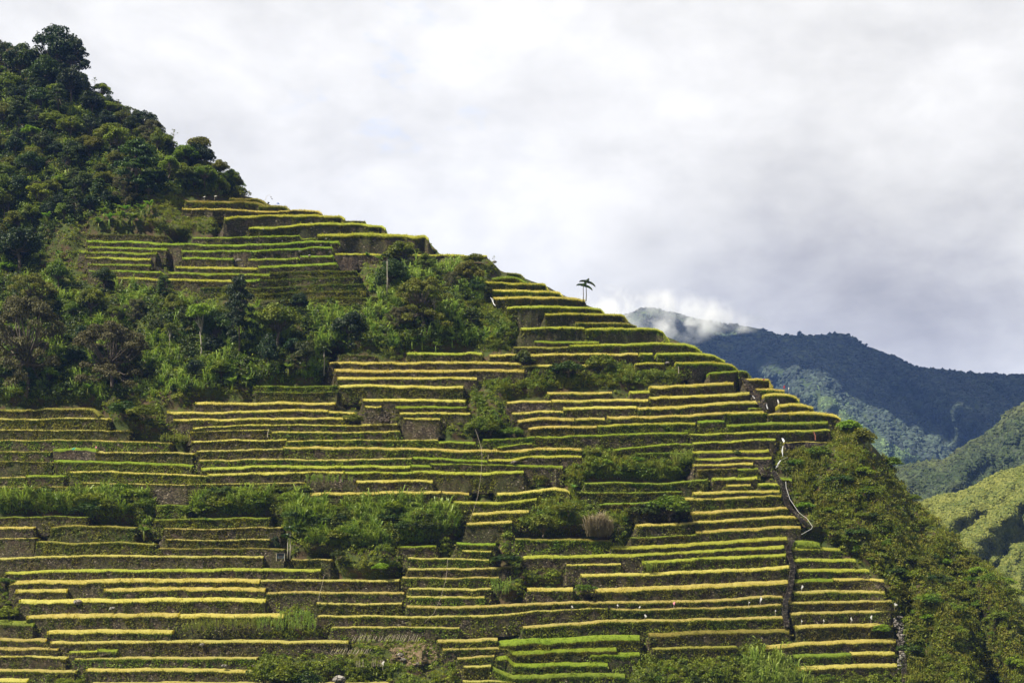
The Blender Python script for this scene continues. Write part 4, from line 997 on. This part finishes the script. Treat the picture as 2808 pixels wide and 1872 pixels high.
# ------------------------------------------------------------------ bananas, palms
def banana_data():
    st = MB(); lf = MB(); add_tube(st, [(0, 0, 0), (.05, 0, 1.2), (0, .05, 2.4)], [.17, .14, .09], 7)
    for k in range(9):
        a = k*2.4+rng.random()*.5; el = rng.uniform(.6, 1.35); L = rng.uniform(1.9, 2.8); p = np.array([0, 0, 2.3]); d = np.array([math.cos(a)*math.cos(el), math.sin(a)*math.cos(el), math.sin(el)])
        sd = np.array([-math.sin(a), math.cos(a), 0]); P = []
        for j, wd in enumerate((.04, .26, .34, .30, .05)):
            t_ = j/4; c = p+d*L*t_-np.array([0, 0, 1])*t_**2.2*L*.45; P += [c-sd*wd-[0, 0, .06], c, c+sd*wd-[0, 0, .06]]
        q = []
        for j in range(4):
            for e in (0, 1): q.append((j*3+e, j*3+e+1, j*3+e+4, j*3+e+3))
        lf.add(np.array(P), q)
    return st.data('stem', M_cane, smooth=True), lf.data('leaves', M_banana)
BAN = [banana_data() for _ in range(3)]
bl = [(509, 1440, 66, 'tall bright banana plant rising from the left part of the long thicket'), (160, 712, 34, 'banana plant left of the upper green terraces'), (195, 792, 42, 'banana plant with lit leaves at the belt top left'),
      (270, 632, 44, None), (300, 625, 50, None), (330, 620, 52, None), (362, 618, 46, None), (388, 600, 50, None), (410, 585, 45, None), (320, 590, 40, None), (130, 615, 42, None), (285, 600, 40, None), (345, 596, 44, None),
      (1007, 722, 36, 'banana plant in front of the bare stone wall of the skyline flight'), (1042, 728, 36, 'banana plant left of the thin-trunked palm'), (790, 1030, 46, 'banana plant at the right foot of the wooded belt'),
      (1130, 955, 42, None), (1158, 958, 44, None), (1195, 965, 36, None), (1240, 950, 38, None), (637, 1070, 48, 'banana plant with shiny leaves at the belt foot'), (675, 1060, 36, 'smaller banana plant right of the shiny-leaved one'),
      (1455, 1012, 40, 'banana plant between the mid gold rows and the ridge thicket'), (1668, 1015, 50, 'banana plant topping the ridge thicket'), (1448, 1320, 34, 'banana plant in the central brush'), (1573, 1352, 32, 'small upright banana plant at the end of a golden strip'),
      (725, 1540, 30, 'pale young banana plant left of the hut'), (570, 1455, 48, 'leafy banana plant right of the tall thicket banana'), (395, 1480, 50, 'tall pale cane-like banana plant above the lower left flight'), (1590, 1700 - 690, 30, None), (240, 1080, 36, 'banana plant at the foot of the umbrella tree')]
for px, py, hh, lab in bl:
    p = at(px, py); p = p*(1-2.0/p[1]); s = hh/F*p[1]/4.2
    o = link('banana_plant', None, loc=p-[0, 0, .2]); o.scale = (s*1.1, s*1.1, s); o.rotation_euler = (0, 0, rng.random()*6)
    for nm, me in zip(('stem', 'leaves'), BAN[rng.integers(3)]): link(nm, me, o)
    where = 'in the grove at the foot of the upper forest' if px < 500 else 'in the group at the lower edge of the wooded belt'
    tag(o, lab or f'banana plant {where}', 'banana plant', 'banana plants' if lab else ('banana grove under the forest' if px < 500 else 'bananas at the belt edge'))
def palm_data(H, nf=10, fl=1.9):
    st = MB(); fr = MB(); add_tube(st, [(0, 0, 0), (.12, 0, H*.35), (.05, .05, H*.7), (.1, 0, H)], [.16, .12, .10, .09], 8)
    for k in range(nf):
        a = k*2.4; el = .1+1.2*((k*.618) % 1); d = np.array([math.cos(a)*math.cos(el), math.sin(a)*math.cos(el), math.sin(el)]); sd = np.array([-math.sin(a), math.cos(a), 0])
        mid = [np.array([.1, 0, H])+d*fl*t_-np.array([0, 0, 1])*t_**2*fl*.55 for t_ in np.linspace(0, 1, 9)]
        add_tube(fr, mid, np.linspace(.04, .015, 9), 4)
        for j in range(1, 9):
            for sg in (-1, 1):
                for q_ in (0, .5):
                    c = mid[j]*(1-q_)+mid[j-1]*q_; Lf = .8*(1-(j/9-.45)**2*1.8); t_ = c+sd*sg*Lf*.7+d*.3-[0, 0, .55]; e = d*.13
                    fr.add([c-e, c+e, t_+e*.3, t_-e*.3], [(0, 1, 2, 3)])
    cs = MB(); add_tube(cs, [(.1, 0, H-.75), (.1, 0, H-.35), (.1, 0, H)], [.10, .16, .09], 8)
    return st, cs, fr
for px, py, top, nm in [(1607, 826, 772, 'taller of the two slim palms on the ridge, its trunk on the right'), (1599, 826, 782, 'shorter palm on the ridge leaning against its taller twin'),
                    (1061, 806, 700, 'palm with thin white trunk standing in the thicket under the skyline flight'), (888, 1030, 955, 'thin palm at the right end of the wooded belt'),
                    (795, 1533, 1448, 'palm with pale trunk beside the little hut'), (788, 1530, 1468, 'lower palm sharing the foot of the pale-trunked palm')]:
    p = at(px, py) if px != 1607 and px != 1599 else P3(px, py, Y0(px, py)-.5); p = p*(1-(2.5 if px > 1500 else 6)/p[1]); s = 1.0; H = (py-top)/F*p[1]
    st, cs, fr = palm_data(H*1.0, 15 if px > 1500 else 12, 2.5 if px > 1500 else 1.8)
    o = link('palm_tree', None, loc=p); st.build('trunk', M_palebark if px < 1500 else M_bark, o, smooth=True); cs.build('crownshaft', M_cane, o, smooth=True); fr.build('fronds', M_palm, o); tag(o, nm, 'palm')

# ------------------------------------------------------------------ small things
def on_wall(px, py, off=.6):
    y = float(Y0(px, py))-off; return P3(px, py, y)
# stairways
def stairs(pts, label, wid=1.25):
    mb = MB(); pts = np.array(pts, float); seg = np.linalg.norm(np.diff(pts, axis=0), axis=1); L = np.concatenate([[0], np.cumsum(seg)])
    s = np.arange(0, L[-1], 3.6); X = np.interp(s, L, pts[:, 0]); Yp = np.interp(s, L, pts[:, 1]); c = P3(X, Yp, Y0(X, Yp)-.55)
    for k in range(len(c)): add_box(mb, c[k], wid*rng.uniform(.9, 1.1), .75, .17, rng.normal()*.06, 1, .02); add_box(mb, c[k]+[0, .35, -.22], wid*.9, .5, .34, 0, 1, .02)
    o = mb.build('stairway', M_step, origin=c[-1], loc=c[-1]); tag(o, label, 'stairway'); return o
def hz(l): return [(2106+a/2.5128, 1248+b/2.5128) for a, b in l]
stairs(hz([(40, 110), (75, 170), (110, 230), (125, 310), (150, 360), (190, 395), (240, 450), (290, 490)]), 'narrow stone stairway beside the white pipe')
stairs(hz([(168, 585), (138, 640), (150, 700), (175, 760), (162, 850), (150, 930), (122, 1000), (115, 1080), (132, 1180)]), 'long winding stone stairway between the two lower right flights')
stairs(hz([(905, 1270), (935, 1400), (940, 1500), (945, 1560)]), 'steep stairway at the bottom end of the rightmost flight')
stairs([(2045, 1045), (2062, 1080), (2085, 1110), (2100, 1130)], 'rough steps beside the trickle on the upper right ridge', 1.0)
# pipe
q = np.array(hz([(122, 180), (125, 220), (150, 300), (180, 345), (210, 390), (240, 415), (265, 430), (290, 465), (306, 490), (300, 505), (230, 545)]))
mb = MB(); add_tube(mb, P3(q[:, 0], q[:, 1], Y0(q[:, 0], q[:, 1])-2.4), .042, 8); tag(mb.build('water_pipe', M_white, smooth=True), 'long white pipe curving down beside the stone stairway', 'pipe')
for pl, lab in [([(2160, 1252), (2140, 1262), (2132, 1280), (2126, 1283)], 'short pale hose below the little waterfall')]:
    q = np.array(pl, float); mb = MB(); add_tube(mb, P3(q[:, 0], q[:, 1], Y0(q[:, 0], q[:, 1])-2.4), .03, 6); tag(mb.build('hose', M_white, smooth=True), lab, 'hose')
# water
for pl, wd, lab in [([(1345, 815), (1350, 822), (1354, 832), (1358, 838)], .38, 'a'), ([(2146, 1202), (2150, 1212)], .8, 'b'), ([(2146, 1222), (2145, 1236), (2146, 1250)], .35, 'c'), ([(2140, 1262), (2133, 1272), (2128, 1282)], .35, 'd'), ([(2101, 1107), (2103, 1120)], .3, 'e'), ([(2064, 1085), (2070, 1092)], .3, 'f')]:
    q = np.array(pl, float); c = P3(q[:, 0], q[:, 1], Y0(q[:, 0], q[:, 1])-1.2); mb = MB()
    for sft in (-.25, 0, .3): add_tube(mb, c+rng.normal(size=c.shape)*.1+[sft*wd*.6, 0, 0], wd*.10, 6)
    tag(mb.build('stream', M_water, smooth=True), kind='structure')
# rags and flags
def rag(px, py, w_px, h_px, mat, label, cat='cloth strip', name='cloth_strip', off=1.2):
    p = on_wall(px, py, off); k = p[1]/F; w_, h_ = w_px*k, h_px*k
    o = link('flagpole' if cat == 'flag' else name, None, loc=p); mb = MB(); n = 5
    for j in range(n):
        t_ = j/(n-1); wv_ = w_*(.35+.8*math.sin(t_*3.0)*.7+.1); x = math.sin(t_*5+px)*w_*.3
        mb.add([[x-wv_/2, math.sin(t_*6)*.08, -h_*t_+h_/2], [x+wv_/2, .05*math.cos(t_*7), -h_*t_+h_/2]])
    mb.q = [np.array([(2*j, 2*j+1, 2*j+3, 2*j+2) for j in range(n-1)])]
    mb.build('cloth', mat, o); m2 = MB(); add_tube(m2, [(-w_*.3, .12, -h_/2-1.0), (-w_*.1, .1, h_/2+.15)], .03, 5); m2.build('stick', M_pole, o)
    o.name = name; tag(o, label, cat, 'rags that scare birds off the rice')
RAGS = [(hz([(235, 908)])[0], 5, 11, M_white, 'white rag just right of the long stairway'), (hz([(878, 1028)])[0], 8, 9, M_white, 'white rag at the right end of a straw terrace beside the spur'),
        (hz([(713, 1115)])[0], 5, 11, M_white, 'brightest white rag on the lower wall of the rightmost flight'), (hz([(575, 1128)])[0], 4, 11, M_white, 'thin white rag left of the brightest one on the rightmost flight'),
        (hz([(385, 1138)])[0], 3, 7, M_white, 'tiny white rag halfway along the lower wall of the rightmost flight'), (hz([(232, 1142)])[0], 3, 7, M_white, 'tiny white rag at the left end of the lower wall of the rightmost flight'),
        ((2086, 1643), 5, 16, M_white, 'tall white rag left of the long stairway'), ((1569, 1663), 4, 7, M_white, 'small white rag at the left end of the lower right straw terraces'), ((1694, 1659), 4, 6, M_white, 'small white rag in the middle of the lower right flight'),
        ((1754, 1664), 4, 6, M_white, 'pale rag on the straw terrace under the pink one'), ((1770, 1688), 6, 9, M_white, 'white rag hanging low on a weedy wall in the lower right flight'), ((2054, 1651), 4, 4, M_white, 'little white scrap left of the tall white rag'),
        ((1849, 1653), 5, 9, M_pinkrag, 'faded pink rag in the lower right flight'), ((2134, 1101), 4, 13, M_white, 'upright white rag on the upper right ridge'), ((2151, 1061), 5, 9, M_redrag, 'dark red rag on the ridge skyline'),
        ((2163, 1065), 2.5, 6, M_white, 'small white rag on the ridge skyline right of the red one'), ((2095, 1042), 5, 8, M_redrag, 'dark red rag on the topmost ridge terrace'), ((1051, 1817), 6, 12, M_white, 'white rag at the left side of the landslip'),
        ((263, 1226), 4, 6, M_pinkrag, 'pink rag at the end of the bright seedling patch'), ((202, 1230), 8, 6, M_teal, 'teal cloth lying in the bright seedling patch at left'), ((735, 557), 6, 7, M_darkrag, 'black rag on the skyline at the forest foot'),
        ((763, 558), 7, 4, M_blue, 'blue plastic scrap on the skyline terrace end'), ((561, 540), 5, 3, M_white, 'pale scrap under the forest end bush'), ((590, 538), 7, 3, M_white, 'long pale scrap on the first skyline terrace'), ((2127, 1674), 3, 4, M_white, 'pale scrap left of the stairway in lower right flight')]
for (p_, a, b, m, l) in RAGS: rag(p_[0], p_[1], a, b, m, l)
# bent pole with dangling bird scarer on the skyline
o = link('bird_scarer', None, loc=on_wall(728, 549, 0)); k = o.location[1]/F
mb = MB(); add_tube(mb, np.array([(0, 0, 0), (2, 0, 8), (6, 0, 14), (12, 0, 15.5), (17, 0, 14)])*k*.9, [.05, .045, .035, .03, .02], 5); mb.build('pole', M_pole, o)
mb = MB(); add_tube(mb, np.array([(17, 0, 14), (17.5, 0, 9), (19, 0, 5)])*k*.9, .015, 4); mb.build('string', M_pole, o)
mb = MB(); add_blobs(mb, np.array([(17, 0, 9.5), (19.6, 0, 4.5), (20.6, 0, 3)])*k*.9, [.16, .15, .12], ICO1, 1.2); mb.build('rag', M_darkrag, o)
tag(o, 'bent pole with a dangling rag against the sky above the skyline terraces', 'bird scarer')
# poles and cords
def pole(a, b, r, mat, label, cat='pole', name='pole', group=None, off=1.0, extra=None):
    A, B_ = on_wall(*a, off), on_wall(*b, off); mb = MB(); B_[1] = A[1]-.3; B_ = np.array([(b[0]-CX)/F*B_[1], B_[1], (YH-b[1])/F*B_[1]])
    add_tube(mb, [A-A, (B_-A)/2+rng.normal(size=3)*r, B_-A], [r, r*.9, r*.7], 6)
    tag(mb.build(name, mat, loc=A), label, cat, group)
pole((1861, 1024), (1860, 1004), .10, M_pole, 'pale upright stake on the ridge flight wall'); pole((2236, 1206), (2231, 1182), .14, M_rust, 'rust red pole leaning on the bare wall of the upper right flight')
pole((734, 1199), (737, 1176), .09, M_pole, 'pale stake on the wall at the left of the central flight'); pole((1338, 1258), (1339, 1246), .06, M_pole, 'short stake at the end of the central strip')
pole((1320, 1228), (1303, 1176), .05, M_pole, 'thin grey pole leaning at the head of the cord line'); pole((892, 1578), (887, 1575 - 2), .05, M_pole, 'short stake holding the lower left cord')
def cord(pl, label, off=2.6):
    q = np.array(pl, float); c = P3(q[:, 0], q[:, 1], Y0(q[:, 0], q[:, 1])-off); mb = MB(); add_tube(mb, c, .02, 5); tag(mb.build('cord', M_pole, smooth=True), label, 'cord')
cord([(1320, 1228), (1322, 1260), (1318, 1310), (1310, 1360), (1298, 1400), (1288, 1425)], 'long thin cord running down from the grey leaning pole')
cord([(1227, 1532), (1226, 1560), (1222, 1590), (1208, 1640), (1190, 1680), (1165, 1705)], 'thin cord down the lower middle flight')
cord([(889, 1575), (884, 1600), (876, 1630), (872, 1650)], 'short cord over the lower left walls')
# leaning bean poles
for x0, x1, yb, hh, ln, nn, w0 in [(965, 1145, 1757, 18, 8, 34, 'on the wall above the landslip'), (908, 1010, 1792, 15, 8, 24, 'on the wall left of the landslip'), (978, 997, 1828, 20, -1, 6, 'below the creeper-covered wall'), (1020, 1050, 1826, 20, 1, 9, 'under the shrub beside the landslip')]:
    for k in range(nn):
        x = x0+(x1-x0)*k/(nn-1)+rng.normal()*1.5; pole((x, yb), (x+ln*rng.uniform(.6, 1.2), yb-hh*rng.uniform(.7, 1.1)), .045, M_pole, f'bare bean pole leaning {w0}', 'bean pole', 'bean_pole', f'bean poles {w0}', 1.4)
# maize
def maize(poly, n, label):
    mb = MB(); p = pts_in(poly, n, False); y = Y0(p[:, 0], p[:, 1])-.6; c = P3(p[:, 0], p[:, 1], y); H = rng.uniform(1.0, 1.9, n)
    for k in range(n): add_tube(mb, [c[k], c[k]+[0, 0, H[k]]], .03, 4, False)
    b = np.repeat(c, 8, 0); b[:, 2] += np.tile(np.linspace(.2, .9, 8), n)*np.repeat(H, 8); add_blades(mb, b, rng.uniform(.4, .75, 8*n), .11, rng.uniform(.6, 1.3, 8*n), 1.0)
    o = c.mean(0); tag(mb.build('maize_patch', M_maize, origin=o, loc=o), label, 'maize', kind='stuff')
maize([(835, 1324), (970, 1324), (972, 1322), (840, 1312)], 60, 'patch of young maize between two golden terraces of the central flight')
maize([(770, 1690), (865, 1690), (865, 1728), (702, 1728), (702, 1712), (768, 1705)], 130, 'sprawling maize patch at the right end of the lower left flight')
maize([(545, 1712), (702, 1708), (702, 1722), (480, 1732)], 110, 'row of maize on the wall of the lower left flight')
maize([(440, 1205), (520, 1205), (520, 1212), (440, 1212)], 40, 'bright maize at the gap between the left and central flights')
maize([(1345, 1600), (1400, 1600), (1404, 1630), (1350, 1630)], 40, 'maize tufts at the right end of the lower middle flight')
maize([(1770, 1558), (1800, 1560), (1800, 1566), (1765, 1566)], 20, 'small yellow maize patch in the lower right flight')
maize([(1835, 1245), (1900, 1245), (1900, 1268), (1835, 1268)], 50, 'climbing beans and maize on the wall of the upper right flight')
# landslip and rocks
mb = MB(); g = np.linspace(1058, 1212, 26); h_ = np.linspace(1758, 1832, 16); XX, YY = np.meshgrid(g, h_)
D = Yb(XX, YY)-1.0+.7*snoise(XX, YY, 50, 31)+.22*rng.normal(size=XX.shape); e = np.hypot((XX-1135)/82, (YY-1795)/40)+.12*snoise(XX, YY, 30, 33); D = D+np.clip(e-.72, 0, 1)*9
ii = np.arange(XX.size).reshape(XX.shape); mb.add(P3(XX, YY, D).reshape(-1, 3), np.stack([ii[:-1, :-1], ii[1:, :-1], ii[1:, 1:], ii[:-1, 1:]], -1).reshape(-1, 4)); tag(mb.build('landslip_ground', M_soil), kind='structure')
def rubble(poly, n, r0, r1, name, label, kind='stuff', mat=M_rock, off=.7):
    p = pts_in(poly, n, False); c = P3(p[:, 0], p[:, 1], Y0(p[:, 0], p[:, 1])-off); mb = MB(); add_blobs(mb, c, rng.uniform(r0, r1, n), ICO1, .75, .2); tag(mb.build(name, mat), label, 'rubble', kind=kind)
rubble(SLIDE, 110, .06, .2, 'rubble', 'loose stones and clods scattered down the brown landslip', mat=M_soilrock)
rubble([(2030, 1035), (2050, 1040), (2080, 1075), (2105, 1110), (2085, 1115), (2050, 1070)], 160, .2, .5, 'rubble', 'jumbled stones around the ridge steps of the upper right flight', mat=M_stone_bare)
rubble([(1005, 1140), (1055, 1125), (1080, 1140), (1070, 1155), (1010, 1155)], 90, .2, .5, 'rubble', 'grey stones in the gap of the central flight', off=1.5, mat=M_stone_bare)
rubble([(840, 740), (960, 660), (960, 600), (820, 600), (610, 620), (620, 640)], 40, .15, .4, 'rubble', 'brown stones on the bare patch below the skyline flight', off=.5)
rubble([(2450, 1690), (2475, 1690), (2480, 1790), (2462, 1850), (2465, 1760)], 90, .2, .5, 'rubble', 'stones along the dry gully at the end of the rightmost flight')
for px, py, r, lab in [(931, 1862, 1.1, 'large smooth grey boulder at the bottom edge'), (213, 1650, .75, 'grey boulder lying in the golden lower left terrace'), (308, 1668, .55, 'grey stone in a lower left wall'), (1098, 1795, .55, 'pale rock in the upper part of the landslip'), (1106, 1808, .5, 'pale rock in the middle of the landslip'),
                       (1146, 1819, .4, 'white rock near the landslip foot'), (555, 1767, .45, 'squarish pale stone in a lower left weedy wall'), (1356, 718, .5, 'rock at the skyline corner'), (655, 715, .8, 'dark boulder between two upper green terraces'), (615, 1825, .5, 'stone in the bottom left wall'), (1410, 1268, .6, 'rock set in the wall at the top of the central brush'), (1830, 970 + 25, .5, 'stone at the gap of two ridge terraces')]:
    p = on_wall(px, py, .5); mb = MB(); v, t_ = ICO3; vv = v*(1+.16*snoise(v[:, 0]*2, v[:, 1]*2+v[:, 2], 2, px % 50)[:, None])*[1.25, .9, .8]*r+rng.normal(size=v.shape)*.015*r
    mb.add(vv, t=t_); tag(mb.build('boulder', M_rock, loc=p, smooth=True), lab, 'rock')
# little hut and the roof in the forest
p = on_wall(769, 1530, 2.2); o = link('hut', None, loc=p); mb = MB(); add_box(mb, (0, 1, .55), 1.7, 1.6, 1.1); mb.build('wall', M_bluepaint, o)
mb = MB(); add_box(mb, (0, 0.17, .55), .9, .06, .7); mb.build('opening', M_wood, o)
mb = MB(); add_box(mb, (0, .9, 1.24), 2.1, 2.0, .1, 0, .94); mb.build('roof', M_wood, o)
for sx in (-1, 1): mb = MB(); add_tube(mb, [(sx*.95, .05, -.6), (sx*.95, .05, 1.22)], .06, 6); mb.build('post', M_pole, o)
tag(o, 'tiny dark hut with pale posts on a terrace in the lower middle', 'hut')
p = at(27, 205); p = P3(27, 152, p[1]-1); o = link('house', None, loc=p); sz = p[1]/F
mb = MB(); add_box(mb, (0, 3, -1.6), 40*sz, 5, 3.0); mb.build('wall', M_wood, o)
mb = MB(); w2, d2 = 26*sz, 4.0; v = [(-w2, -1, 0), (w2, -1, 0), (w2, 7, 0), (-w2, 7, 0), (-w2*.12, 2.8, 30*sz), (w2*.12, 2.8, 30*sz), (w2*.12, 3.2, 30*sz), (-w2*.12, 3.2, 30*sz)]
mb.add(v, [(0, 1, 5, 4), (1, 2, 6, 5), (2, 3, 7, 6), (3, 0, 4, 7), (4, 5, 6, 7), (0, 3, 2, 1)]); rf = mb.build('roof', M_roof, o)
mb = MB(); add_tube(mb, [(0, 3, 30*sz), (0, 3, 38*sz)], [.18, .08], 6); mb.build('finial', M_roof, rf)
mb = MB(); add_box(mb, (8*sz, .3, -.75), 24*sz, .3, 1.2); mb.build('railing', M_cream, o)
for xx in (-14, -4, 6, 16): mb = MB(); add_box(mb, (xx*sz, -.4, -2.6), .22, .22, 5); mb.build('post', M_cream, o)
tag(o, 'house with red pointed roof half hidden by trees at upper left', 'house')

# ------------------------------------------------------------------ hills behind
FARC = np.array([(1300, 1000), (1500, 905), (1640, 880), (1700, 862), (1755, 845), (1771, 839), (1799, 841), (1846, 851), (1900, 868), (1964, 880), (2030, 887), (2100, 901), (2138, 913), (2213, 915), (2265, 913), (2303, 906), (2331, 913), (2369, 941), (2406, 955), (2463, 979), (2520, 1002), (2571, 1007), (2618, 1014), (2689, 1019), (2808, 1024), (3000, 1040), (3400, 1080), (3900, 1200)], float)
def farc(x): return np.interp(x, FARC[:, 0], FARC[:, 1])+5
FREL = [([(2060, 960), (2160, 1030), (2250, 1100), (2350, 1170), (2440, 1230), (2530, 1280)], 70, -190), ([(2303, 915), (2400, 1040), (2520, 1130), (2600, 1250)], 80, 110), ([(2470, 990), (2600, 1100), (2700, 1180)], 50, -110), ([(2680, 1030), (2790, 1150)], 50, 90),
        ([(1990, 900), (2050, 1010), (2080, 1100)], 60, 120), ([(2240, 930), (2230, 1000), (2280, 1060)], 40, -90), ([(2620, 1020), (2660, 1090), (2760, 1160)], 35, -60), ([(1800, 850), (1900, 940), (2000, 1050)], 60, -100)]
def Yfar(px, py):
    y = 2500/(1-1.5*(YH-py)/F)+150*np.clip(1-(py-farc(px))/120, 0, 1.2)**2
    for poly, wd, amp in FREL: y = y+amp*np.exp(-(dist_poly(px, py, poly)/wd)**2)
    return y+22*snoise(px, py, 60, 21)
hill_mesh('far_mountain', M_farhill, np.arange(1300, 3900, 14.), farc, 1750, Yfar, 120, [(120, 30), (500, 260), (1200, 900)], 8, 90)
MIDC = np.array([(2200, 1420), (2380, 1310), (2458, 1278), (2520, 1266), (2595, 1257), (2623, 1233), (2670, 1205), (2731, 1167), (2764, 1125), (2808, 1104), (2900, 1040), (3100, 960), (3500, 900)], float)
def midc(x): return np.interp(x, MIDC[:, 0], MIDC[:, 1])+3
def Ymid(px, py): return 1250/(1-1.3*(YH-py)/F)+60*np.clip(1-(py-midc(px))/90, 0, 1.2)**2+9*snoise(px, py, 80, 22)-35*np.exp(-(dist_poly(px, py, [(2640, 1240), (2620, 1330), (2600, 1400)])/30)**2)+30*np.exp(-(dist_poly(px, py, [(2730, 1190), (2760, 1300)])/35)**2)
hill_mesh('middle_hill', M_farhill, np.arange(2200, 3500, 10.), midc, 1800, Ymid, 90, [(60, 15), (250, 160), (500, 420)], 3, 40)
NRC = np.array([(2350, 1520), (2480, 1400), (2538, 1367), (2581, 1353), (2623, 1349), (2680, 1323), (2731, 1294), (2808, 1273), (2950, 1220), (3200, 1180), (3500, 1170)], float)
def nrc(x): return np.interp(x, NRC[:, 0], NRC[:, 1])+2
def Ynear(px, py):
    y = 800/(1-1.2*(YH-py)/F)+40*np.clip(1-(py-nrc(px))/90, 0, 1.2)**2+4*snoise(px, py, 60, 23)
    for poly, wd, amp in [([(2900, 1340), (2808, 1380), (2740, 1420), (2680, 1480), (2640, 1530)], 26, -15), ([(2680, 1345), (2660, 1380), (2600, 1420)], 26, -9), ([(2820, 1460), (2760, 1500), (2700, 1560)], 34, 10), ([(2700, 1340), (2720, 1400), (2650, 1460)], 20, 5)]:
        y = y+amp*np.exp(-(dist_poly(px, py, poly)/wd)**2)
    return y
hill_mesh('grassy_hill', M_nearhill, np.arange(2350, 3500, 8.), nrc, 1900, Ynear, 110, [(40, 10), (160, 110), (320, 280)], 1.2, 20)
def veg(name, poly_x, crest, ymax, depth, n, r0, r1, mat, label, filt=None, tm=ICO1, flat=.9):
    px = rng.uniform(*poly_x, n); py = crest(px)+1+(ymax-crest(px))*rng.random(n)
    if filt is not None: k = filt(px, py); px, py = px[k], py[k]
    c = P3(px, py, depth(px, py)); mb = MB(); add_blobs(mb, c, rng.uniform(r0, r1, len(c)), tm, flat, .25); tag(mb.build(name, mat), label, 'forest', kind='stuff')
lit = lambda x, y: (dist_poly(x, y, [(2250, 1100), (2350, 1175), (2440, 1235), (2530, 1285)]) < 22+16*snoise(x, y, 40, 9)) & (x > 2230)  # band along the spur that gets the painted sunlight
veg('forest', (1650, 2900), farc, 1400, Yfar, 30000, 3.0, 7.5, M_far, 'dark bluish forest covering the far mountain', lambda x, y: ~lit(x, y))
veg('scrub', (2100, 2700), farc, 1400, Yfar, 26000, 1.5, 4.0, M_far_lit, 'scrub on the far mountain spur, sunlight painted as lighter green', lit)
veg('scrub', (2430, 2950), midc, 1480, Ymid, 15000, 1.2, 3.6, M_midveg, 'mixed dark green scrub on the middle hill')
veg('scrub', (2500, 2950), nrc, 1700, Ynear, 26000, .5, 1.5, M_nearveg, 'yellow-green cane grass and scrub on the near right hill')
for px, hh, lab in [(2193, 15, 'small round tree standing alone on the far ridge'), (2376, 10, 'dark tree on the far ridge right of the summit'), (2618, 9, 'tree on the low part of the far ridge')]:
    y = float(Yfar(px, float(farc(px))+2)); p = P3(px, float(farc(px))+2, y); s = hh/F*y/10; o = link('tree', None, loc=p); o.scale = (s*1.1, s*1.1, s)
    for nm, me in zip(('trunk', 'crown'), TREE['broad_deep0']): link(nm, me, o)
    tag(o, lab, 'tree')

# ------------------------------------------------------------------ mist on the mountain and haze
def vol(name, dens, col, noise=False, aniso=0.0):
    m = bpy.data.materials.new(name); m.use_nodes = True; T = NT(m.node_tree); T.n.clear()
    d = dens
    if noise:
        tcn = T.add('ShaderNodeTexCoord').outputs['Object']; ln = T.vmath('LENGTH', tcn, out=1)
        fall = T.ramp(ln, 1.0, 0.25); nz = T.ramp(T.noise(T.add('ShaderNodeNewGeometry').outputs['Position'], 0.026, 4, 0.5, 0.8), 0.42, 0.66)
        d = T.math('MULTIPLY', T.math('MULTIPLY', fall, nz), dens)
    p = T.add('ShaderNodeVolumePrincipled', {'Color': (*col, 1), 'Density': d, 'Anisotropy': aniso})
    T.add('ShaderNodeOutputMaterial', {'Volume': p.outputs[0]}); return m
M_mist = vol('mist_volume', 0.032, (.97, .98, 1.0), True, 0.1)
for px, py, rx, rz, lab in [(1660, 850, 130, 80, 'farthest left'), (1690, 890, 90, 80, 'leftmost'), (1760, 925, 120, 60, 'lower left'), (1850, 905, 130, 55, 'middle'), (1930, 870, 130, 60, 'upper'), (2010, 880, 120, 40, 'rightmost'), (1810, 835, 150, 50, 'topmost')]:
    y = 2350.; p = P3(px, py, y); k = y/F; me = MB(); v, t_ = ICO3; me.add(v, t=t_); o = me.build('mist', M_mist, smooth=True, loc=p); o.scale = (rx*k, 60, rz*k)
    tag(o, f'wisp of white cloud drifting across the far ridge, {lab} part', 'mist', kind='stuff')
# unseen cloud bank, added to shade the far mountain except its spur
off = SUN/SUN[2]; crng = np.random.default_rng(3); n = 330; cxy = np.stack([crng.uniform(540, 2300, n), crng.uniform(2300, 4300, n)], 1); hh = 2300.
k = (np.hypot((cxy[:, 0]-715)/225, (cxy[:, 1]-2850)/320) > 1); cxy = cxy[k]; n = len(cxy)
mb = MB(); add_blobs(mb, np.stack([cxy[:, 0]+off[0]*(hh-400), cxy[:, 1]+off[1]*(hh-400), np.full(n, hh)+rng.normal(size=n)*40], 1), rng.uniform(90, 170, n), ICO2, .5, .08)
tag(mb.build('cloud', plain('shade_cloud_white', (.85, .86, .88), 1, .03, .01), smooth=True), 'unseen cloud bank added to shade the far mountain', 'cloud', kind='stuff')
hx = MB(); add_box(hx, (0, 3600, (1100-190)/2), 9400, 7600, 1290)
hz_o = hx.build('haze', vol('haze_volume', 0.00005, (.22, .40, 1.0)))
tag(hz_o, 'thin bluish haze in the valley air', 'haze', kind='stuff')
